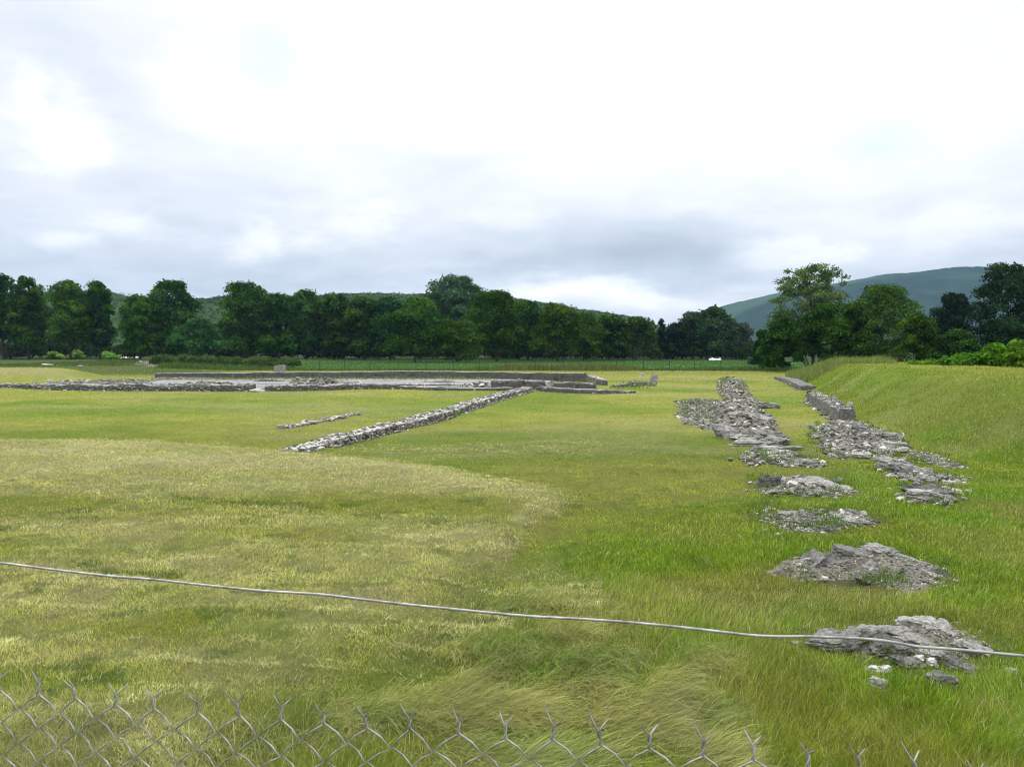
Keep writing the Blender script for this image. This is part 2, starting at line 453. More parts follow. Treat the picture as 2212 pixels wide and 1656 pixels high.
def heap(name, label, cat, pxpoly, H, n_small, n_big, big=.16, small=.05, slabs=(), group=None, seed=1, lumpy=.5, spill=.25, wtop=1.0, cut=None, base_mat=None, grass_keep=0.0):
    """irregular mass of soil and rubble with loose stones and slabs lying on it"""
    rnd = np.random.default_rng(seed); random.seed(seed)
    n_small = int(n_small * 1.3); big *= .62; n_big = int(n_big * 1.2); H *= .72; small *= .85
    poly = wpoly(pxpoly)
    RUB.append(poly)
    P = np.array(poly); c0 = P.mean(0)
    t = thing(name, label, cat, (float(c0[0]), float(c0[1]), GZ(*c0)), group)
    inv = np.array([c0[0], c0[1], GZ(*c0)])
    lo, hi = P.min(0) - .4, P.max(0) + .4
    size = max(hi - lo); wmin = min(hi - lo)
    step = max(.03, size / 150)
    X, Y = np.meshgrid(np.arange(lo[0], hi[0], step), np.arange(lo[1], hi[1], step), indexing='ij')
    X = X + rnd.uniform(-.3, .3, X.shape) * step; Y = Y + rnd.uniform(-.3, .3, X.shape) * step
    prof = min(wmin * .28, 1.2)

    def hh(x, y):
        d = polydist(poly, x, y) + (fbm(x * 1.6, y * 1.6, seed, 4) - .5) * min(1.1, wmin * .6) + .06
        e = ss(.05, -prof, d)
        n = fbm(x * 1.1 + seed, y * 1.5, seed + 3, 4)
        ter = np.round(n * 4) / 4
        return d, H * e ** .8 * (1 - lumpy + lumpy * 2 * (n * .5 + ter * .5)) + (fbm(x * 7, y * 7, seed + 5, 3) - .5) * .09 * ss(.1, -.2, d)
    D, Z = hh(X, Y)
    Z = Z + hz(X, Y) - .05 * ss(-.05, .15, D) - .15 * ss(.0, .35, D)
    nr, nc = X.shape
    i = np.arange((nr - 1) * (nc - 1)); r = i // (nc - 1); q = i % (nc - 1); a = r * nc + q
    F = np.stack([a, a + nc, a + nc + 1, a + 1], 1)
    keep = (D.reshape(-1)[F] < .35).any(1)
    V = np.stack([X, Y, Z], -1).reshape(-1, 3) - inv
    F = F[keep]; used = np.unique(F); mp = np.zeros(len(V), int); mp[used] = np.arange(len(used))
    mesh_np('mass', V[used], mp[F], base_mat or M_DIRT, t, np.ones((len(used), 3)))
    items = []
    pts = in_poly_points(poly, n_small, rnd, spill * .7)
    if len(pts):
        d, h = hh(pts[:, 0], pts[:, 1]); pts, h = pts[d < .12], h[d < .12]; g = hz(pts[:, 0], pts[:, 1])
        for k in range(len(pts)):
            s = small * random.lognormvariate(0, .45)
            items.append((pts[k, 0] - inv[0], pts[k, 1] - inv[1], g[k] + max(h[k], 0) + s * .2 - inv[2], s, s * random.uniform(.6, 1.1), s * random.uniform(.4, .8),
                          random.uniform(-.6, .6), random.uniform(-.6, .6), random.uniform(0, 6.3), shade()))
    for _ in range(int(60 if c0[1] < 40 else 0)):
        k = rnd.integers(0, len(poly)); e = P[k] + (P[(k + 1) % len(P)] - P[k]) * rnd.random(); e = e + (e - c0) / np.linalg.norm(e - c0) * abs(rnd.normal(0, .22)) + rnd.normal(0, .05, 2)
        s = small * random.lognormvariate(.2, .5)
        items.append((e[0] - inv[0], e[1] - inv[1], GZ(*e) + s * .3 - inv[2], s, s * .8, s * .6, random.uniform(-.4, .4), 0, random.uniform(0, 6), shade() * 1.2))
    pts = in_poly_points(poly, n_big, rnd, 0)
    if len(pts):
        d, h = hh(pts[:, 0], pts[:, 1]); pts, h = pts[d < .12], h[d < .12]; g = hz(pts[:, 0], pts[:, 1])
        for k in range(len(pts)):
            s = big * random.lognormvariate(0, .35)
            items.append((pts[k, 0] - inv[0], pts[k, 1] - inv[1], g[k] + max(h[k], 0) + s * .03 - inv[2], s, s * random.uniform(.6, 1.0), s * random.uniform(.25, .45),
                          random.uniform(-.4, .4), random.uniform(-.4, .4), random.uniform(0, 6.3), shade() * .95))
    if items:
        o = stones_mesh('loose_rubble', items, M_STONE, t); o['kind'] = 'stuff'
    for k, s in enumerate(slabs):
        px, py, L, Wd, Ht, rz, tx, ty, dz = s[:9]; L *= 1.15; dz = dz * .6 - Ht * .08; tx *= .7; Ht *= .85; Wd *= 1.15
        o = crag('slab', px, py, L, Wd, Ht, rz, tx, ty, t, seed=seed * 3 + k, dz=dz, shade_=s[9] if len(s) > 9 else 1.0)
        me = o.data; co = np.zeros(len(me.vertices) * 3, np.float32); me.vertices.foreach_get('co', co)
        co = co.reshape(-1, 3) - inv.astype(np.float32); me.vertices.foreach_set('co', co.ravel()); me.update()
    return t

def single_stone(label, px, py, L, Wd, Ht, rz=0, tx=0, ty=0, seed=0, sh=1.0, name='stone', z=None, m=None, dz=0, group=None):
    o = crag(name, px, py, L, Wd, Ht, rz, tx, ty, None, seed=seed, shade_=sh, dz=dz, m=m, flat=.6)
    tag(o, label, 'stone', group)
    return o

def path_pts(pts, step):
    out = []
    for (a, b) in zip(pts[:-1], pts[1:]):
        a = np.array(a); b = np.array(b); n = max(1, int(np.linalg.norm(b - a) / step))
        for i in range(n): out.append(a + (b - a) * i / n)
    out.append(np.array(pts[-1])); return np.array(out)

def wall(name, label, pxpts, heights, width, mat_core, stone=None, n_per_m=0, cat='wall', seed=1, jag=.08, group=None, cap=None, core_shade=1.0, z0=-.1, top_tint=1.6, stone_size=.13, face=.55, capmat=None, maxd=.12):
    """wall along a line given by its near foot; core with a broken top, facing stones, top tinted paler than the core"""
    rnd = random.Random(seed); random.seed(seed)
    base = [tuple(float(v) for v in PX(*p)) for p in pxpts]
    cum = [0]
    for a, b in zip(base[:-1], base[1:]): cum.append(cum[-1] + math.dist(a, b))
    step = max(.18, cum[-1] / 260)
    C = path_pts(base, step)
    S = np.concatenate([[0], np.cumsum(np.linalg.norm(np.diff(C, axis=0), axis=1))])
    T = np.gradient(C, axis=0); T /= np.linalg.norm(T, axis=1)[:, None]
    Nn = np.stack([-T[:, 1], T[:, 0]], 1)
    # away from the camera
    mid = C.mean(0)
    if (Nn.mean(0) * mid).sum() < 0: Nn = -Nn
    H = np.interp(S, cum, heights)
    H = H * (1 - jag + 2 * jag * fbm(S * .9, S * 0, seed, 4)) + (np.floor(fbm(S * .5, S * 0 + 5, seed + 9, 2) * 5) / 5 - .5) * jag * 2 * H
    G = hz(C[:, 0], C[:, 1])
    org = np.array([mid[0], mid[1], GZ(*mid)])
    t = thing(name, label, cat, tuple(float(v) for v in org), group)
    nw = 5; nh = 4
    prof = [(0, k / nh) for k in range(nh + 1)] + [(k / nw, 1) for k in range(1, nw)] + [(1, 1 - k / nh) for k in range(nh + 1)]
    n = len(C); m_ = len(prof)
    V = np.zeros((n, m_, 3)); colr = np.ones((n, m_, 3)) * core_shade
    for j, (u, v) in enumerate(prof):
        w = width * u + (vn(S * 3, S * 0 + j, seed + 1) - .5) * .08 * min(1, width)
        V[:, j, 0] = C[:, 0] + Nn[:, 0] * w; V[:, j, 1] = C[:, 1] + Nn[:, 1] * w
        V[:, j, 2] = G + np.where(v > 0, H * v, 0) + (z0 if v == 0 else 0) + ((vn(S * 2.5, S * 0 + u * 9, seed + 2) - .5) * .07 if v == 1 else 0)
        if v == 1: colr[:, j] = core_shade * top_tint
    V = V.reshape(-1, 3) - org
    F = []
    for i in range(n - 1):
        for j in range(m_ - 1):
            F.append((i * m_ + j, (i + 1) * m_ + j, (i + 1) * m_ + j + 1, i * m_ + j + 1))
    # end caps as strips
    for i in (0, n - 1):
        for j in range(nh):
            a = i * m_ + j; b = i * m_ + (m_ - 1 - j)
            q = (a, a + 1, b - 1, b)
            F.append(q if i == 0 else q[::-1])
        F.append((i * m_ + nh, i * m_ + nh + 1, i * m_ + nh + 3, i * m_ + nh + 4))
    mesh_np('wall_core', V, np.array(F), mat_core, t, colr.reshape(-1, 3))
    poly = [tuple(C[i] - Nn[i] * .05) for i in range(0, n, max(1, n // 40))] + [tuple(C[-1])] + [tuple(C[i] + Nn[i] * (width + .05)) for i in range(n - 1, -1, -max(1, n // 40))]
    RUB.append(poly)
    if n_per_m:
        items = []
        stone_size = stone_size * .55
        for k in range(int(S[-1] * n_per_m * 2.0)):
            s = rnd.uniform(0, S[-1]); i = min(n - 1, int(np.searchsorted(S, s)))
            r = rnd.random(); sz = stone_size * rnd.lognormvariate(0, .35); h = H[i]
            if r < face: off, z = rnd.uniform(-.02, .05), rnd.uniform(0.02, 1) * h * .92
            elif r < .9: off, z = rnd.uniform(0.05, width), h + rnd.uniform(-.03, .02)
            else: off, z = -rnd.uniform(.0, .3), .03
            items.append((C[i, 0] + Nn[i, 0] * off - org[0], C[i, 1] + Nn[i, 1] * off - org[1], G[i] + z - org[2], sz, sz * .7, sz * rnd.uniform(.4, .75),
                          rnd.uniform(-.3, .3), rnd.uniform(-.3, .3), math.atan2(T[i, 1], T[i, 0]) + rnd.uniform(-.4, .4), shade()))
        o = stones_mesh('facing_stones', items, stone or M_STONE, t); o['kind'] = 'stuff'
    if cap:
        cw, ch = cap
        V = []; F = []
        for i in range(n):
            for (u, v) in ((-.06, 0), (-.06, ch), (width * .5, ch + .02), (width + .06, ch), (width + .06, 0)):
                p = C[i] + Nn[i] * u
                V.append((p[0] - org[0], p[1] - org[1], G[i] + H[i] + v + .03 + (vn(S[i:i + 1] * 2, np.array([u]), seed)[0] - .5) * .04 - org[2]))
        for i in range(n - 1):
            for j in range(4):
                a = i * 5 + j; F.append((a, a + 5, a + 6, a + 1))
        mesh_np('coping', np.array(V), np.array(F), capmat or M_SLAB, t, np.ones((len(V), 3)))
    return t

# ------------------------------------------------------------------ ruins
def build_ruins():
    # diagonal low stone wall across the lawn
    wall('stone_wall', 'long low rubble stone wall running diagonally across the mown lawn', [(640, 979), (740, 959), (860, 932), (960, 906), (1060, 872), (1150, 846)],
         [.06, .22, .27, .28, .28, .28], .66, M_STONE, n_per_m=70, seed=3, jag=.2, stone_size=.10, core_shade=1.1, top_tint=1.5)
    wall('stone_line', 'short thin line of pale stones set flush in the lawn left of the diagonal wall', [(618, 925), (690, 912), (772, 896)],
         [.08, .06, .03], .38, M_STONE, n_per_m=12, seed=4, jag=.2, stone_size=.16, core_shade=1.0, cat='stone row')
    # far complex
    wall('retaining_wall', 'very long dark concrete back wall with pale top behind the floor slab', [(335, 821), (600, 821), (900, 821), (1100, 822), (1262, 826)],
         [.60, .66, .72, .66, .62], .5, M_DARKC, n_per_m=12, seed=5, jag=.06, cap=(1, .05), core_shade=1.0, stone_size=.10, stone=M_DARKC)
    wall('end_wall', 'angled return of the back wall with pale broken end face', [(1268, 827), (1300, 834)], [.62, .45], .45, M_STONE, n_per_m=8, seed=6, jag=.05, core_shade=.5, top_tint=2.6)
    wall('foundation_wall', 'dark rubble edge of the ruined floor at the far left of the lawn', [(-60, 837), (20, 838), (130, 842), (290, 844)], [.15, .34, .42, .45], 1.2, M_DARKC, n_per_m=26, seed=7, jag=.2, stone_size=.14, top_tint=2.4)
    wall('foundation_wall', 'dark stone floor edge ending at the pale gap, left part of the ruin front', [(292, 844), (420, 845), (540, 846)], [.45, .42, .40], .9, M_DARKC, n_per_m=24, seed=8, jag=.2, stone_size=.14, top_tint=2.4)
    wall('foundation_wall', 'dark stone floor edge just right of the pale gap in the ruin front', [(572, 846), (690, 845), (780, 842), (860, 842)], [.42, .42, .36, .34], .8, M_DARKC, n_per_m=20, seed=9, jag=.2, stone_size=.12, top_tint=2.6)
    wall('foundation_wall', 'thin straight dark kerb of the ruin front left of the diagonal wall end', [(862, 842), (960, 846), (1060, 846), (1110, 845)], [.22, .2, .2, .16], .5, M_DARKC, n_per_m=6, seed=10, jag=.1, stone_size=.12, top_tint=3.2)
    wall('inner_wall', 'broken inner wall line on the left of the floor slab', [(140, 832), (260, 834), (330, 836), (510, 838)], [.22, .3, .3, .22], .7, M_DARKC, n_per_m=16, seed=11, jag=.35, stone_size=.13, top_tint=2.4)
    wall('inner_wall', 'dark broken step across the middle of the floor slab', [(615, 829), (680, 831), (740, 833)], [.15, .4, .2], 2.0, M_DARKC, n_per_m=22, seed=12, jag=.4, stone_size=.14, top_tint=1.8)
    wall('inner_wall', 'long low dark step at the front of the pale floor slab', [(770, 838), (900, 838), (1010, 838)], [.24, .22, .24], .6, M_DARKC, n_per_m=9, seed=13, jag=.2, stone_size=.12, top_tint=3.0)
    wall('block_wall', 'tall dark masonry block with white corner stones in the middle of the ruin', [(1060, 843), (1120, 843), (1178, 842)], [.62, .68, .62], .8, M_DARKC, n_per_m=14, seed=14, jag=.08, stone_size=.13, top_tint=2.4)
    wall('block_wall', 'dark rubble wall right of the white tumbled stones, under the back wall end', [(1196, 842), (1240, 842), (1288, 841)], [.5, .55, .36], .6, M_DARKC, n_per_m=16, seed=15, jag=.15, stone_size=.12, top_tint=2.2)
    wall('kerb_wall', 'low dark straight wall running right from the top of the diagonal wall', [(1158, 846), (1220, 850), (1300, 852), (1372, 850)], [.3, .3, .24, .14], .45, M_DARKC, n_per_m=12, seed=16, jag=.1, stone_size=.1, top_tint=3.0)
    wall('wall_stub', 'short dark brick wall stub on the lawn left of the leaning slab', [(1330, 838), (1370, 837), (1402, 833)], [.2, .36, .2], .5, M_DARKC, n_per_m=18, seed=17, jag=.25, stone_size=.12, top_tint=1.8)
    # floor slab
    poly = wpoly([(300, 834), (360, 823.5), (700, 821.5), (1060, 822.5), (1190, 826), (1195, 840), (860, 841), (560, 845), (330, 842)])
    P = np.array(poly); c0 = P.mean(0)
    bm = bmesh.new()
    vs = [bm.verts.new((x - c0[0], y - c0[1], .10 + GZ(c0[0], c0[1]) * 0 + GZ(x, y) * 0 + .05)) for x, y in poly]
    f = bm.faces.new(vs); r = bmesh.ops.extrude_face_region(bm, geom=[f])
    for v in r['geom']:
        if isinstance(v, bmesh.types.BMVert): v.co.z -= .8
    bmesh.ops.recalc_face_normals(bm, faces=bm.faces)
    me = bpy.data.meshes.new('floor_slab'); bm.to_mesh(me); bm.free(); me.materials.append(M_SLAB)
    o = bpy.data.objects.new('concrete_slab', me); o.location = (c0[0], c0[1], .03); link(o)
    tag(o, 'wide flat pale grey concrete floor of the ruined building in front of the back wall', 'floor slab')
    RUB.append(poly)
    gap = wpoly([(540, 846.5), (574, 846.5), (580, 842), (550, 841)])
    wall('inner_wall', 'low broken dark stone line on the floor slab below the standing block', [(480, 829), (560, 828), (640, 828)], [.1, .3, .12], .9, M_DARKC, n_per_m=14, seed=61, jag=.5, stone_size=.15, top_tint=2.0)
    wall('inner_wall', 'thin dark broken line at the back of the floor slab left of the block wall', [(880, 829), (950, 830), (1030, 829)], [.08, .2, .1], .8, M_DARKC, n_per_m=10, seed=62, jag=.5, stone_size=.15, top_tint=2.0)
    heap('rubble_heap', 'dark rubble and weeds between the floor slab and the masonry block', 'rubble', [(1000, 841), (1055, 842), (1062, 832), (1020, 834)], .4, 160, 70, .26, .09, seed=63, lumpy=.9)
    # tumbled pale stones
    heap('rubble_heap', 'wide field of dark broken floor rubble at the left end of the ruin', 'rubble', [(20, 838), (150, 829), (240, 826), (340, 825), (345, 841), (200, 842)], .34, 900, 330, .26, .09, seed=26, lumpy=.9)
    heap('rubble_heap', 'dark rubble bed lying on the left part of the floor slab', 'rubble', [(345, 838), (430, 834), (520, 835), (530, 841), (380, 842)], .42, 380, 150, .26, .09, seed=27, lumpy=.9)
    heap('rubble_heap', 'dark rubble bed in the middle of the floor slab', 'rubble', [(610, 832), (650, 828), (720, 830), (755, 835), (700, 838), (640, 836)], .46, 380, 130, .26, .09, seed=28, lumpy=.9)
    heap('rubble_heap', 'small heap of white tumbled stones between the two dark block walls', 'rubble', [(1170, 844), (1200, 844), (1205, 834), (1180, 833)], .45, 20, 26, .2, .09, seed=21)
    heap('rubble_heap', 'grey rubble slumped against the left end of the back wall', 'rubble', [(330, 826), (470, 825), (480, 820), (320, 820)], .35, 160, 60, .16, .08, seed=22)
    heap('rubble_heap', 'low pale heap at the foot of the back wall beside the block', 'rubble', [(575, 824.5), (625, 824.5), (622, 820.5), (585, 820.5)], .3, 30, 22, .22, .1, seed=23)
    heap('rubble_heap', 'small pale heap at the foot of the back wall right of the standing block', 'rubble', [(675, 824), (716, 824), (712, 820.5), (685, 820.5)], .25, 24, 18, .2, .1, seed=24)
    heap('rubble_scatter', 'scatter of pale broken stones on dark grass behind the left end of the wall', 'rubble', [(285, 796), (300, 786), (400, 787), (450, 792), (400, 797), (330, 799)], .12, 90, 80, .28, .12, seed=25)
    # standing block on the far side of the back wall
    x, _ = PX(604, 810); d = 80.0
    xx = float(PD(604, 803, d)[0])
    V, F = ROCK2[3]
    V = V * np.array([.62, .45, .75]); V[:, 2] = np.where(V[:, 2] > .5, .5 + (V[:, 2] - .5) * .5, V[:, 2])
    V = np.sign(V) * np.abs(V / .62) ** .6 * .62
    V = V * (1 + (fbm(V[:, 0] * 4 + 3, V[:, 1] * 4 + V[:, 2] * 3, 8) - .5)[:, None] * .25)
    o = mesh_np('stone_block', V, F, M_STONE, None, np.full((len(V), 3), 1.0)); o.location = (xx, d, GZ(xx, d) + .78)
    o.rotation_euler = (0, .04, .3)
    tag(o, 'squarish grey stone block standing alone on the grass behind the back wall', 'stone')
    # leaning slab
    t = crag('leaning_stone', 1410, 834, 1.0, .45, 1.0, .3, .2, .5, None, seed=5, m=M_STONE, dz=.25, shade_=1.25, flat=.7)
    tag(t, 'pointed grey slab leaning up at the right end of the ruin', 'stone')
    single_stone('small white round stone on the grass beyond the ruin, left of the leaning slab', 2005 / 1.4467, 811, .5, .45, .42, seed=2, sh=2.2)
    single_stone('small pale stone on the dark grass near the standing block', 496, 789, .9, .6, .4, seed=4, sh=2.3)
    single_stone('pale flat stone on the crest of the tan mound at far left', 98, 797, 2.2, .8, .2, seed=6, sh=1.8, dz=.15)
    single_stone('small pale stone at the right shoulder of the tan mound', 172, 799, .9, .6, .25, seed=7, sh=1.7, dz=.1)
    single_stone('flat white slab lying on the dark floor edge at far left', 170, 838, 1.5, .6, .12, seed=8, sh=2.2, dz=.34)
    single_stone('flat white slab lying on the dark floor edge near the middle of the left ruin', 460, 842, 1.0, .5, .14, seed=9, sh=2.4, dz=.36)
    single_stone('bright pale slab filling the gap in the ruin front', 556, 845, 1.1, .8, .22, seed=1, sh=2.3, dz=.03)
    # right: long rubble foundation
    heap('rubble_strip', 'long strip of grey rubble masonry running away between two lawns', 'ruined wall',
         [(1556, 818), (1585, 815), (1608, 830), (1615, 850), (1640, 870), (1650, 888), (1668, 905), (1676, 925), (1690, 945), (1692, 962), (1650, 966), (1590, 955), (1582, 938), (1550, 925), (1545, 900), (1552, 880), (1562, 862), (1552, 845)],
         .33, 2600, 420, .17, .06, slabs=[(1580, 822, 2.0, 1.3, .4, .1, 0, 0, .05, 1.0), (1662, 880, 1.3, .9, .3, .4, .1, .05, .15, 1.1), (1600, 900, 1.7, 1.0, .35, .2, .1, .0, .1, .8), (1640, 905, 1.6, .9, .3, -.2, .0, .1, .12, 1.0),
                  (1655, 948, 1.5, .9, .45, .2, .0, .12, .1, .7), (1620, 957, 1.5, .6, .3, -.1, .1, .0, .02, 1.0), (1680, 955, .9, .6, .35, .5, .1, .1, .02, .8), (1650, 967, 1.1, .4, .2, .2, 0, 0, .02, 1.2), (1596, 945, 1.0, .5, .3, .2, 0, 0, .05, 1.1)],
         seed=31, lumpy=.6)
    heap('rubble_scatter', 'thin gravelly spread of small stones and weeds left of the long rubble strip', 'rubble',
         [(1470, 868), (1500, 862), (1552, 866), (1560, 890), (1552, 918), (1535, 930), (1495, 918), (1468, 900)], .06, 1500, 70, .14, .045, seed=32, spill=.5)
    single_stone('grey stone block on the gravel spread left of the rubble strip', 1539, 888, .55, .45, .45, seed=3, sh=.8, rz=.6)
    single_stone('small grey stone at the left edge of the gravel spread', 1480, 913, .4, .35, .32, seed=5, sh=1.2)
    single_stone('smooth grey boulder alone on the grass before the gravel spread', 1562, 942, 1.15, .7, .5, rz=-.3, ty=.15, seed=6, sh=1.0)
    single_stone('long flat stone half sunk in the lawn right of the rubble strip end', 1705, 966, 1.2, .35, .16, seed=9, sh=.9, rz=.2)
    single_stone('pale thin stone half sunk in the lawn at the foot of the rubble strip', 1688, 972, .8, .3, .14, seed=1, sh=1.5, rz=-.1)
    # the two concrete walls at the foot of the bank
    wall('concrete_wall', 'smooth grey concrete wall with rubble on top, nearer of two under the bank', [(1812, 911), (1780, 893), (1742, 868)], [.50, .54, .52], .62, M_CONC, n_per_m=22, face=0, stone_size=.16, seed=41, jag=.05, top_tint=1.1, core_shade=1.0)
    heap('rubble_heap', 'gritty rubble lying behind the top of the concrete wall', 'rubble', [(1800, 897), (1742, 860), (1758, 858), (1838, 898), (1836, 908), (1816, 908)], .80, 340, 120, .17, .06, seed=42, lumpy=.2, spill=0)
    wall('concrete_wall', 'lower cracked concrete wall farther away at the end of the bank', [(1730, 843), (1700, 830), (1673, 818)], [.34, .36, .18], 1.0, M_CONC, n_per_m=1, seed=43, jag=.12, top_tint=1.2, core_shade=.9)
    for i, (a, b, s, l) in enumerate([(1836, 897, .34, 'topmost white stone of three at the near end of the concrete wall'), (1826, 905, .3, 'white stone low at the broken corner of the concrete wall'), (1838, 906, .26, 'small pale stone right of the broken concrete wall corner')]):
        single_stone(l, a, b, s, s, s, seed=i + 2, sh=1.9, dz=.35 - .15 * i, group='pale stones at the wall end')
    heap('rubble_slab', 'broad sloping bed of pale cobbles below the concrete wall', 'ruined wall',
         [(1757, 938), (1765, 925), (1800, 918), (1850, 914), (1880, 922), (1900, 935), (1942, 942), (1935, 960), (1955, 972), (1925, 982), (1895, 990), (1800, 988), (1785, 965)],
         .30, 1500, 430, .15, .06, slabs=[(1915, 945, 1.1, .6, .3, .2, .1, 0, .1, .9), (1880, 965, .8, .6, .3, .5, 0, .1, .1, 1.0), (1935, 962, .9, .5, .25, .1, 0, .1, .08, 1.1), (1870, 985, .8, .4, .25, -.1, 0, 0, .05, 1.5)], seed=44, lumpy=.35)
    heap('rubble_heap', 'narrow tongue of broken masonry continuing below the cobble bed', 'ruined wall', [(1902, 1002), (1930, 992), (1955, 998), (1985, 1028), (1970, 1036), (1930, 1030)], .26, 420, 40, .15, .05,
         slabs=[(1935, 1012, 1.1, .7, .4, -.3, .1, .2, .05, 1.0), (1965, 1022, .8, .5, .35, -.6, .1, .2, .05, .9)], seed=45)
    heap('rubble_heap', 'small row of flat grey stones at the foot of the bank', 'rubble', [(1980, 1036), (2010, 1026), (2045, 1030), (2064, 1040), (2030, 1044), (1990, 1043)], .1, 120, 16, .15, .05,
         slabs=[(1998, 1036, .55, .4, .25, .1, 0, 0, 0, 1.1), (2025, 1034, .5, .4, .25, .4, 0, .2, 0, .8), (2050, 1040, .5, .25, .12, 0, 0, 0, 0, 1.2)], seed=46)
    heap('rubble_heap', 'dark jagged outcrop alone in the grass at the foot of the bank', 'ruined wall', [(1972, 1068), (1990, 1052), (2040, 1056), (2052, 1075), (2030, 1086), (1985, 1078)], .22, 120, 10, .12, .045,
         slabs=[(2008, 1064, .95, .5, .34, -.15, .25, .1, .05, .45), (1990, 1070, .75, .4, .26, .1, .1, 0, .02, 1.2), (2030, 1074, .6, .4, .25, -.5, .1, .2, 0, .8)], seed=47)
    heap('rubble_scatter', 'faint trail of small reddish stones down the bank beside the cobble bed', 'rubble', [(1975, 975), (2000, 978), (2060, 1000), (2075, 1010), (2030, 1005), (1990, 990)], .04, 160, 6, .14, .045, slabs=[(2028, 998, .6, .25, .12, 0, 0, 0, 0, 1.0), (2052, 1006, .5, .2, .1, 0, 0, 0, 0, 1.0)], seed=48, spill=.4)
    heap('rubble_heap', 'ragged patch of pale rubble in the grass nearest below the long strip', 'ruined wall', [(1615, 985), (1640, 978), (1690, 984), (1730, 988), (1760, 1000), (1752, 1010), (1700, 1008), (1650, 1002), (1618, 1008)], .12, 800, 50, .12, .045,
         slabs=[(1738, 1004, .8, .5, .34, .1, 0, 0, .02, .9), (1628, 985, .5, .3, .22, .8, 0, 0, .02, 1.2), (1712, 988, .5, .25, .2, 0, 0, 0, .05, .5)], seed=49)
    heap('broken_foundation', 'low flat topped foundation block with a dark upright stone at its left end', 'ruined wall', [(1645, 1044), (1680, 1036), (1790, 1036), (1822, 1058), (1818, 1068), (1770, 1070), (1690, 1062), (1648, 1058)], .26, 800, 36, .12, .04,
         slabs=[(1662, 1046, .5, .35, .42, 0, 0, 0, .1, .55), (1700, 1044, 1.0, .5, .26, .1, .08, 0, .12, 1.0), (1752, 1046, 1.1, .55, .26, -.1, .1, 0, .12, .9), (1795, 1052, .8, .4, .25, -.6, .1, .2, .08, 1.2), (1760, 1062, .9, .3, .2, 0, .1, 0, .0, .8), (1690, 1056, .8, .25, .14, 0, 0, 0, .0, 1.1)], seed=51, lumpy=.3)
    heap('rubble_mound', 'flat gravelly mound with green weeds in its middle, between two foundation remains', 'rubble mound', [(1642, 1115), (1670, 1104), (1740, 1106), (1830, 1104), (1880, 1118), (1895, 1135), (1860, 1148), (1780, 1154), (1720, 1150), (1670, 1135)], .15, 1500, 60, .08, .03,
         slabs=[(1700, 1112, .5, .3, .18, 0, 0, 0, .03, .8), (1812, 1122, .5, .35, .22, 0, .1, 0, .04, 1.1), (1842, 1128, .55, .3, .16, -.3, .1, .1, .03, 1.0), (1850, 1112, .4, .2, .12, -.3, 0, 0, .03, 1.0), (1770, 1140, .35, .25, .14, 0, 0, 0, .03, .7)], seed=52, lumpy=.4)
    heap('rubble_mound', 'peaked mound of dark layered rock and grey soil, second nearest', 'rubble mound', [(1695, 1240), (1730, 1215), (1800, 1200), (1870, 1192), (1950, 1200), (2020, 1222), (2045, 1240), (2000, 1262), (1920, 1272), (1830, 1275), (1750, 1262)], .33, 1700, 60, .05, .014,
         slabs=[(1748, 1226, .62, .3, .17, .35, .15, -.35, .12, .62), (1836, 1214, .70, .42, .24, .1, .2, .1, .24, .6), (1800, 1222, .5, .3, .18, .3, .25, -.2, .12, .5), (1896, 1206, .55, .3, .16, -.15, .15, .1, .26, .85), (1955, 1216, .5, .26, .14, -.3, .1, .3, .17, .8),
                (2000, 1234, .45, .2, .12, -.4, .1, .3, .07, 1.0), (1880, 1232, .35, .22, .14, .1, .2, 0, .16, .7), (1860, 1250, .3, .2, .13, .1, .2, 0, .09, .5), (1940, 1240, .18, .14, .09, .1, .1, 0, .09, 1.6), (1780, 1246, .1, .08, .06, 0, 0, 0, .07, 2.0)], seed=53, lumpy=.45)
    heap('rubble_mound', 'nearest and widest mound of crumbling grey masonry under the wire', 'rubble mound', [(1735, 1402), (1760, 1385), (1830, 1368), (1900, 1358), (1960, 1352), (2040, 1352), (2110, 1378), (2150, 1408), (2150, 1440), (2060, 1450), (1960, 1448), (1890, 1440), (1830, 1415), (1780, 1412)], .20, 1700, 70, .045, .013,
         slabs=[(1800, 1394, .62, .26, .13, .12, .18, -.08, .12, .7), (1860, 1376, .5, .26, .14, .1, .2, 0, .13, .8), (1990, 1360, .42, .3, .18, .1, .1, 0, .15, 1.1), (2030, 1368, .42, .3, .16, -.1, .1, .1, .12, .95), (1940, 1372, .45, .2, .1, 0, .2, 0, .13, .8),
                (1985, 1390, .55, .3, .14, -.1, .2, .1, .12, .8), (1920, 1400, .38, .26, .16, .1, .25, .1, .1, .55), (2100, 1400, .35, .2, .13, -.6, .1, .3, .05, 1.0), (2070, 1432, .4, .2, .13, -.4, .1, .2, .03, .65), (1960, 1425, .3, .2, .12, 0, .2, 0, .05, .6), (2010, 1412, .4, .25, .12, 0, .1, .1, .08, .9),
                (1885, 1438, .15, .12, .1, 0, 0, 0, .02, 2.0), (1912, 1438, .14, .1, .09, 1, 0, 0, .02, 1.9), (2012, 1428, .11, .12, .1, 0, 0, 0, .05, 2.0), (1985, 1420, .13, .08, .07, 0, 0, 0, .07, 1.8)], seed=54, lumpy=.5)
    single_stone('rounded dark stone in the grass just below the nearest mound', 2042, 1472, .30, .22, .18, seed=4, sh=.55)
    single_stone('flat blue grey stone at the right of the nearest mound', 2182, 1438, .24, .13, .08, seed=7, sh=1.0)
    single_stone('pale lump of stone half hidden in the grass left of the dark rounded stone', 1895, 1472, .24, .18, .15, seed=2, sh=1.3)

